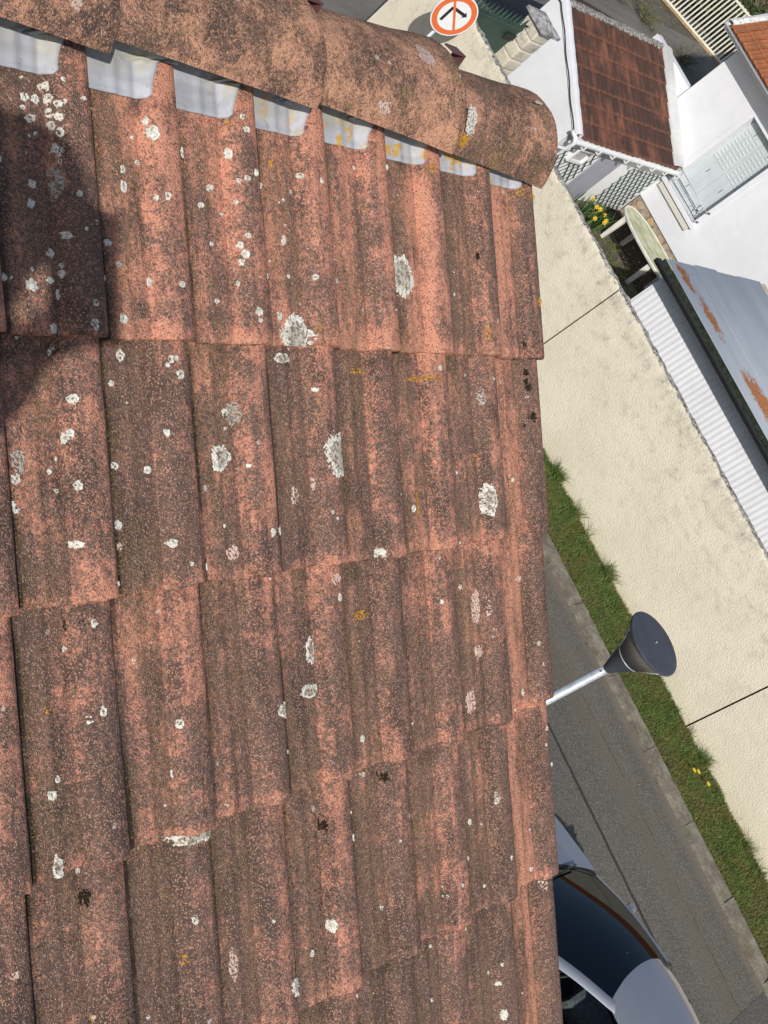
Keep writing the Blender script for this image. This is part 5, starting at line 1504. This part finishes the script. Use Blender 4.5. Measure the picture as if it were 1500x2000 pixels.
# black ceramic border of the windscreen
for sgn in (-1, 1):
    r2 = []
    for s in np.linspace(0, 1, 12):
        a = lerp(wbase(sgn*1.0), wtop(sgn*1.0), s); b = lerp(wbase(sgn*0.955), wtop(sgn*0.955), s)
        r2.append([(a[0], a[1]+.02*math.sin(s*math.pi), a[2]+.035*math.sin(s*math.pi)-.004), (b[0], b[1]+.02*math.sin(s*math.pi), b[2]+.035*math.sin(s*math.pi)-.004)])
    surf(r2, 'screen_border', MT['trim'])
    # A pillar
    r2 = []
    for s in np.linspace(-0.03, 1.03, 14):
        a = lerp(wbase(sgn), wtop(sgn), s); o_ = 0.035*math.sin(max(0, min(1, s))*math.pi); y_ = .02*math.sin(max(0, min(1, s))*math.pi)
        r2.append([(a[0], a[1]+y_, a[2]+o_), (a[0]+sgn*.022, a[1]+y_-.012, a[2]+o_+.010), (a[0]+sgn*.050, a[1]+y_-.045, a[2]+o_+.004), (a[0]+sgn*.066, a[1]+y_-.085, a[2]+o_-.018)])
    surf(r2, 'pillar', MT['paint'])
r2 = [[(lambda q: (q[0], q[1], q[2]-.004))(lerp(wbase(t), wtop(t), s)) for t in T] for s in (0.955, 0.975, 1.0)]
surf(r2, 'screen_border', MT['trim'])
# roof panel
rows = []
for y, hw_, zc in ((-1.98, .53, 1.455), (-2.1, .548, 1.472), (-2.3, .565, 1.487), (-2.6, .578, 1.495), (-2.9, .580, 1.488), (-3.2, .572, 1.462), (-3.42, .555, 1.425)):
    row = []
    for t in np.linspace(-1, 1, 29):
        e = abs(t)**5
        yy = y - 0.10*t*t*max(0, 1-(-1.98-y)/0.5)
        row.append(((hw_+0.03)*t, yy, zc - 0.045*t*t - 0.045*e))
    rows.append(row)
surf(rows, 'roof_panel', MT['paint'])
# side glass, belt line, body side
def halfw(y):
    # plan outline of the body
    pts = [(0.0, .50), (-.06, .66), (-.2, .76), (-.5, .835), (-1.0, .870), (-2.0, .885), (-3.0, .880), (-3.6, .84), (-3.9, .76), (-4.0, .60)]
    for (a, b), (c, d) in zip(pts[:-1], pts[1:]):
        if c <= y <= a: return b+(d-b)*(a-y)/(a-c)
    return .6
def belt(y): return 0.70 + 0.27*min(1, max(0, (-y)/1.15))**.75 if y > -1.15 else 0.97+0.02*min(1, (-y-1.15)/2)
ys_ = [0.0, -.02, -.06, -.12, -.2, -.35, -.5, -.7, -.9, -1.1, -1.3, -1.6, -2.0, -2.5, -3.0, -3.4, -3.6, -3.8, -3.9, -3.97, -4.0]
for sgn in (-1, 1):
    rows = []
    for y in ys_:
        h = halfw(y); b = belt(y)
        rows.append([(sgn*(h-.055), y, b+.002), (sgn*(h-.025), y, b-.010), (sgn*(h-.004), y, b-.045), (sgn*h, y, b-.12), (sgn*(h+.004), y, .58), (sgn*(h-.006), y, .40), (sgn*(h-.05), y, .22), (sgn*(h-.08), y, .17)])
    surf(rows, 'body_side', MT['paint'], flip=sgn > 0)
    rows = []
    for s in np.linspace(0, 1, 9):
        r = []
        for u in np.linspace(0, 1, 16):
            yb = -1.22 - 2.10*u; yt = -2.14 - 1.05*u
            a = (sgn*(halfw(yb)-.045), yb, belt(yb)); b = (sgn*.600, yt, 1.385)
            q = lerp(a, b, s); r.append((q[0]+sgn*.02*math.sin(s*math.pi), q[1], q[2]))
        rows.append(r)
    surf(rows, 'side_window', MT['glass'])
    surf([[(sgn*(halfw(y)-.030), y, belt(y)+.006), (sgn*(halfw(y)-.055), y, belt(y)+.012)] for y in np.linspace(-1.25, -3.3, 12)], 'window_seal', MT['trim'], thick=.006)
    for yb, yt in ((-2.32, -2.52),):
        MB().tube([cp_(sgn*(halfw(yb)-.04), yb, .98), cp_(sgn*.745, (yb+yt)/2, 1.19), cp_(sgn*.60, yt, 1.385)], .028, 8).build('centre_pillar', MT['trim'], car)
    # rear quarter
    surf([[(sgn*(halfw(-3.32)-.045), -3.32, .99), (sgn*.60, -3.19, 1.385)], [(sgn*(halfw(-3.7)-.05), -3.74, .97), (sgn*.57, -3.44, 1.38)]], 'rear_quarter', MT['paint'])
    # wing mirror
    mm = MB(); bm = bmesh.new(); bmesh.ops.create_icosphere(bm, subdivisions=3, radius=1)
    for v in bm.verts:
        k = v.co; v.co = Vector(cp_(sgn*(.985+.095*k.x*sgn*sgn), -1.62 + .055*k.y + .03*abs(k.x), 1.02+.062*k.z))
    mm.bm(bm, True); mm.tube([cp_(sgn*.83, -1.48, .97), cp_(sgn*.93, -1.58, .99)], .022, 8)
    mm.build('wing_mirror', MT['paint'], car)
    MB().box(*sorted((CX+sgn*.915, CX+sgn*1.055)), CY-1.682, CY-1.678, .975, 1.065).build('mirror_glass', simple('mirror_glass_grey', (0.25, 0.27, 0.30), 0.05, 0.8), car)
    for yw in (-.78, -3.25):
        w_ = MB().lathe([(.0, 0), (.20, .0), (.215, .012), (.29, .02), (.31, .05), (.31, .17), (.29, .195), (.001, .195)], (0, 0, 0), 40, False)
        V2 = [(CX + sgn*(.885-v[2]), CY+yw+v[0], .31+v[1]) for v in w_.v]
        MB().add(V2, w_.f, True).build('wheel', MT['trim'], car)
        MB().add([(CX+sgn*.889, CY+yw+.19*math.cos(k*math.pi/12), .31+.19*math.sin(k*math.pi/12)) for k in range(24)], [tuple(range(24))]).build('hubcap', MT['galv'], car)
    # headlight
    surf([[(sgn*.48, -.085, .66), (sgn*.68, -.16, .69), (sgn*.79, -.40, .765)], [(sgn*.47, -.022, .54), (sgn*.70, -.08, .55), (sgn*.825, -.36, .60)]], 'headlight', simple('headlight_lens', (0.55, 0.56, 0.58), 0.1, 0.6), thick=.01)
# bonnet
rows = []
for y in (0.0, -.03, -.08, -.16, -.3, -.5, -.7, -.85, -.93):
    row = []
    for t in np.linspace(-1, 1, 21):
        yb = y if y > -.7 else y - (.22*t*t)*(-y-.7)/.23
        h = halfw(yb)-.05
        row.append((h*t, yb - 0.0, belt(yb) + .004 + .045*(1-abs(t)**2.5)*min(1, (-y)/.2) + (.010*math.exp(-((abs(t)-.62)/.06)**2))))
    rows.append(row)
surf(rows, 'bonnet', MT['paint'])
# front and rear ends
surf([[(halfw(0)*1.0*t, .012*(1-t*t)+0.0, z) for t in np.linspace(-1, 1, 9)] for z in (.705, .55, .4, .2)], 'front_bumper', MT['paint'])
surf([[(.60*t, -4.0-.02*(1-t*t), z) for t in np.linspace(-1, 1, 9)] for z in (.98, .7, .45, .2)], 'rear_bumper', MT['paint'])
surf([[(.56*t, -3.42-.02*(1-t*t), 1.42-.04*t*t) for t in np.linspace(-1, 1, 9)], [(.70*t, -3.93-.02*(1-t*t), 1.0) for t in np.linspace(-1, 1, 9)]], 'rear_window', MT['glass'])
surf([[(.74*t, -3.60, .985) for t in np.linspace(-1, 1, 5)], [(.60*t, -4.0, .98) for t in np.linspace(-1, 1, 5)]], 'tailgate', MT['paint'])
# cowl, wipers
surf([[(.80*t, -.93-.23*t*t, .985-.02*t*t+.012) for t in T], [(.81*t, -.865-.24*t*t, .962-.02*t*t) for t in T]], 'cowl', MT['trim'], thick=.02)
wp = MB()
wp.tube([cp_(.50, -1.0, 1.01), cp_(.30, -1.00, 1.035), cp_(-.25, -1.005, 1.04)], .010, 6)
wp.build('wiper', MT['trim'], car)
MB().tube([cp_(-.10, -.975, 1.01), cp_(-.35, -1.03, 1.035), cp_(-.70, -1.14, 1.02)], .010, 6).build('wiper', MT['trim'], car)
# inside
MB().box(CX-.76, CX+.76, CY-1.62, CY-1.20, .72, .93, .04).build('dashboard', MT['cabin'], car)
MB().box(CX-.80, CX+.80, CY-3.8, CY-1.1, .20, .30).build('floor', MT['cabin'], car)
MB().box(CX-.80, CX-.74, CY-3.4, CY-1.3, .30, .93).box(CX+.74, CX+.80, CY-3.4, CY-1.3, .30, .93).build('door_lining', MT['cabin'], car)
for sx_ in (-.37, .37):
    st = MB().box(CX+sx_-.25, CX+sx_+.25, CY-2.55, CY-2.05, .38, .55, .05)
    st.obox((CX+sx_, CY-2.62, .84), (1,0,0), Vector((0,.97,.24)), Vector((0,-.24,.97)), .24, .06, .32)
    st.box(CX+sx_-.12, CX+sx_+.12, CY-2.78, CY-2.68, 1.14, 1.32, .04)
    st.build('seat', MT['seat'], car)
MB().box(CX-.62, CX+.62, CY-3.55, CY-3.05, .40, .95, .05).build('rear_seat', MT['seat'], car)
sw_ = MB(); c_ = Vector(cp_(-.37, -1.72, .93)); a = Vector((1,0,0)); b = Vector((0,-.45,.89))
sw_.tube([c_ + (a*math.cos(q)+b*math.sin(q))*.18 for q in np.linspace(0, 2*math.pi, 30)], .014, 8, False)
sw_.tube([c_-a*.17, c_, c_+a*.17], .02, 6)
sw_.build('steering_wheel', MT['trim'], car)
MB().box(CX-.11, CX+.11, CY-1.90, CY-1.88, 1.30, 1.36, .006).tube([cp_(0, -1.86, 1.36), cp_(0, -1.84, 1.42)], .008, 6).build('interior_mirror', MT['trim'], car)
MB().add([cp_(-.30, -1.30, .95), cp_(-.08, -1.33, .95), cp_(-.09, -1.38, .951), cp_(-.31, -1.35, .951)], [(0,1,2,3)]).build('paper_slip', simple('pale_blue_paper', (0.35, 0.50, 0.58), 0.6), car)

# ================================================================== the photographer, whose shadow lies on the tiles
per = empty('person', (-1.60, -0.80, 7.05), 'person in dark jacket and jeans standing on the tiled roof holding a phone', 'person')
m = NT('skin', 0.55, 0.35); m.color((0.52, 0.31, 0.22)); MT['skin'] = m.m
MT['jacket'] = simple('navy_jacket', (0.022, 0.030, 0.055), 0.85, 0.2, 0.3, 9, 0.006, 25)
MT['jeans'] = simple('blue_jeans', (0.05, 0.075, 0.13), 0.9, 0.1, 0.25, 12, 0.003, 60)
MT['hair'] = simple('brown_hair', (0.05, 0.030, 0.018), 0.6, 0.4, 0.4, 60, 0.004, 90)
MT['shoe'] = simple('dark_shoe', (0.03, 0.028, 0.026), 0.6, 0.3)
def skin(name, nodes, edges, mat, parent, root=0, sub=2):
    me = bpy.data.meshes.new(name)
    me.from_pydata([n[:3] for n in nodes], edges, []); me.materials.append(mat)
    o = link(name, me, parent, -parent.location)
    o.modifiers.new('skin', 'SKIN').use_smooth_shade = True
    if not me.skin_vertices: 
        bmx = bmesh.new(); bmx.from_mesh(me); bmx.verts.layers.skin.verify(); bmx.to_mesh(me); bmx.free()
    for i, n in enumerate(nodes):
        r = n[3]; me.skin_vertices[0].data[i].radius = r if isinstance(r, tuple) else (r, r)
        me.skin_vertices[0].data[i].use_root = (i == root)
    s = o.modifiers.new('sub', 'SUBSURF'); s.levels = sub; s.render_levels = sub
    return o
CV = CAM.copy()
UPI = -DOWN
PHC = CV + DOWN*0.050 - RIGHT*0.036 - FWD*0.012                   # phone centre, lens just behind the viewpoint
LW = CV + UPI*0.060 - FWD*0.105 - RIGHT*0.06; RW = CV + DOWN*0.150 - FWD*0.105 - RIGHT*0.06
HD = Vector((-1.35, -0.765, 8.575))
def V4(v, r): return (v[0], v[1], v[2], r)
# body: torso, neck, head, limbs as one surface
bn = [(-1.62, -.80, 7.93, (.13, .16)), (-1.57, -.78, 8.10, (.11, .14)), (-1.52, -.75, 8.28, (.12, .16)), (-1.47, -.72, 8.40, (.09, .10)), (-1.41, -.75, 8.45, .055), (-1.365, -.765, 8.51, .075), (-1.34, -.765, 8.60, .095), (-1.35, -.765, 8.68, .075),
      (-1.50, -.56, 8.38, .062), (-1.50, -.92, 8.36, .062),
      (-1.34, -.63, 8.42, .050), (-1.35, -0.83, 8.37, .050), V4(LW, .029), V4(RW, .029),
      (-1.62, -.69, 7.86, .095), (-1.62, -.92, 7.84, .095), (-1.50, -.66, 7.52, .064), (-1.50, -.98, 7.46, .064), (-1.62, -.64, 7.22, .042), (-1.62, -1.00, 7.05, .042)]
be = [(0,1),(1,2),(2,3),(3,4),(4,5),(5,6),(6,7),(3,8),(3,9),(8,10),(9,11),(10,12),(11,13),(0,14),(0,15),(14,16),(15,17),(16,18),(17,19)]
skin('body', bn, be, MT['skin'], per, 0, 2)
def fat(i, k): 
    r = bn[i][3]; r = tuple(q*k for q in r) if isinstance(r, tuple) else r*k
    return bn[i][:3] + (r,)
LWs = lerp(bn[10][:3], bn[12][:3], .9); RWs = lerp(bn[11][:3], bn[13][:3], .9)
jn = [(-1.625, -.805, 7.86, (.150, .185)), (-1.58, -.785, 8.08, (.130, .165)), fat(2, 1.14), fat(3, 1.12), (-1.445, -.705, 8.455, .068), fat(8, 1.25), fat(9, 1.25), fat(10, 1.75), fat(11, 1.75), LWs + (.072,), RWs + (.072,)]
skin('jacket', jn, [(0,1),(1,2),(2,3),(3,4),(3,5),(3,6),(5,7),(6,8),(7,9),(8,10)], MT['jacket'], per, 0, 2)
pn = [(-1.62, -.80, 7.95, (.135, .165)), fat(14, 1.12), fat(15, 1.12), fat(16, 1.2), fat(17, 1.2), (-1.615, -.64, 7.26, .062), (-1.615, -1.0, 7.09, .062)]
skin('trousers', pn, [(0,1),(0,2),(1,3),(2,4),(3,5),(4,6)], MT['jeans'], per, 0, 2)
for (x, y) in ((-1.62, -.64), (-1.62, -1.0)):
    z = P0.z + y*math.tan(PITCH)
    skin('shoe', [(x-.06, y, z+.055, .045), (x+.04, y, z+.05, .045), (x+.15, y, z+.04, .036)], [(0,1),(1,2)], MT['shoe'], per, 0, 2)
# hair, ears, nose, eyes
hh_ = MB(); bm = bmesh.new(); bmesh.ops.create_icosphere(bm, subdivisions=4, radius=1)
for v in bm.verts:
    k = v.co.copy(); q = Vector((k.x*.112, k.y*.092, k.z*.118))
    if k.x > .45 and k.z < .55: q *= .84
    if k.z < -.35: q *= .80
    q *= 1+.05*mnoise.noise(k*4)
    v.co = HD + Vector((-.012, 0, .045)) + q
hh_.bm(bm, True).build('hair', MT['hair'], per)
fc = MB(); f0 = HD + Vector((.098, 0, .01))
fc.tube([f0+Vector((-.012,0,.035)), f0+Vector((.004,0,.0)), f0+Vector((.014,0,-.02)), f0+Vector((-.01,0,-.03))], [.009,.011,.014,.008], 8)
fc.build('nose', MT['skin'], per)
for s in (-1, 1):
    MB().lathe([(.001,-.012),(.009,-.008),(.012,0),(.009,.008),(.001,.012)], f0+Vector((-.017, s*.032, .033)), 12).build('eye', simple('eye_white', (.7,.7,.68), .2), per)
    MB().lathe([(.001,-.030),(.012,-.022),(.016,0),(.012,.024),(.001,.03)], HD+Vector((0, s*.096, .01)), 12).build('ear', MT['skin'], per)
MB().tube([f0+Vector((-.010,-.022,-.052)), f0+Vector((-.002,0,-.050)), f0+Vector((-.010,.022,-.052))], [.004,.007,.004], 8).build('mouth', simple('lips', (.40,.16,.13), .5), per)
# hands: palm and five fingers each
def hand(w, toward, outd, back, s):
    """w wrist, toward: from wrist to the phone, outd: along the phone edge, back: away from the scene"""
    w = Vector(w); P = []; E = []
    palm = w + toward*.045; kn = w + toward*.078
    P = [V4(w, .024), V4(palm, (.020, .032)), V4(kn, (.015, .036))]; E = [(0,1),(1,2)]
    for k, (off, L) in enumerate(((-.030, .062), (-.010, .070), (.011, .066), (.030, .052))):
        b = kn + outd*off; d1 = (toward*.75 + s*.45).normalized(); d2 = (toward*.1 + s*1.0).normalized()
        i = len(P)
        P += [V4(b + toward*.008, .0095), V4(b + d1*L*.45, .0088), V4(b + d1*L*.45 + d2*L*.35, .0080), V4(b + d1*L*.45 + d2*L*.6, .0070)]
        E += [(2, i), (i, i+1), (i+1, i+2), (i+2, i+3)]
    i = len(P); tb = palm - outd*.028
    P += [V4(tb, .013), V4(tb + (toward*.7 - outd*.5)*.03 + back*.01, .0105), V4(tb + (toward*1.0)*.055 + back*.012, .009)]
    E += [(1, i), (i, i+1), (i+1, i+2)]
    return P, E
BK = -FWD
P_, E_ = hand(LW, (DOWN*.45 + FWD*.62 + RIGHT*.15).normalized(), RIGHT, BK, DOWN*0.8 + FWD*.0)
skin('hand', P_, E_, MT['skin'], per, 0, 1)
P_, E_ = hand(RW, (UPI*.45 + FWD*.62 + RIGHT*.15).normalized(), RIGHT, BK, UPI*0.8)
skin('hand', P_, E_, MT['skin'], per, 0, 1)
ph = empty('phone', tuple(PHC), 'dark phone held by the person on the roof, its camera pointing at the tiles', 'phone')
mb = MB().obox(PHC - Vector((0,0,0)), RIGHT, DOWN, FWD, .039, .080, .0042)
mb.build('phone_body', MT['trim'], ph)
MB().obox(PHC - FWD*.0046, RIGHT, DOWN, FWD, .036, .076, .0003).build('screen', simple('phone_screen', (.02, .02, .025), .1, .6), ph)
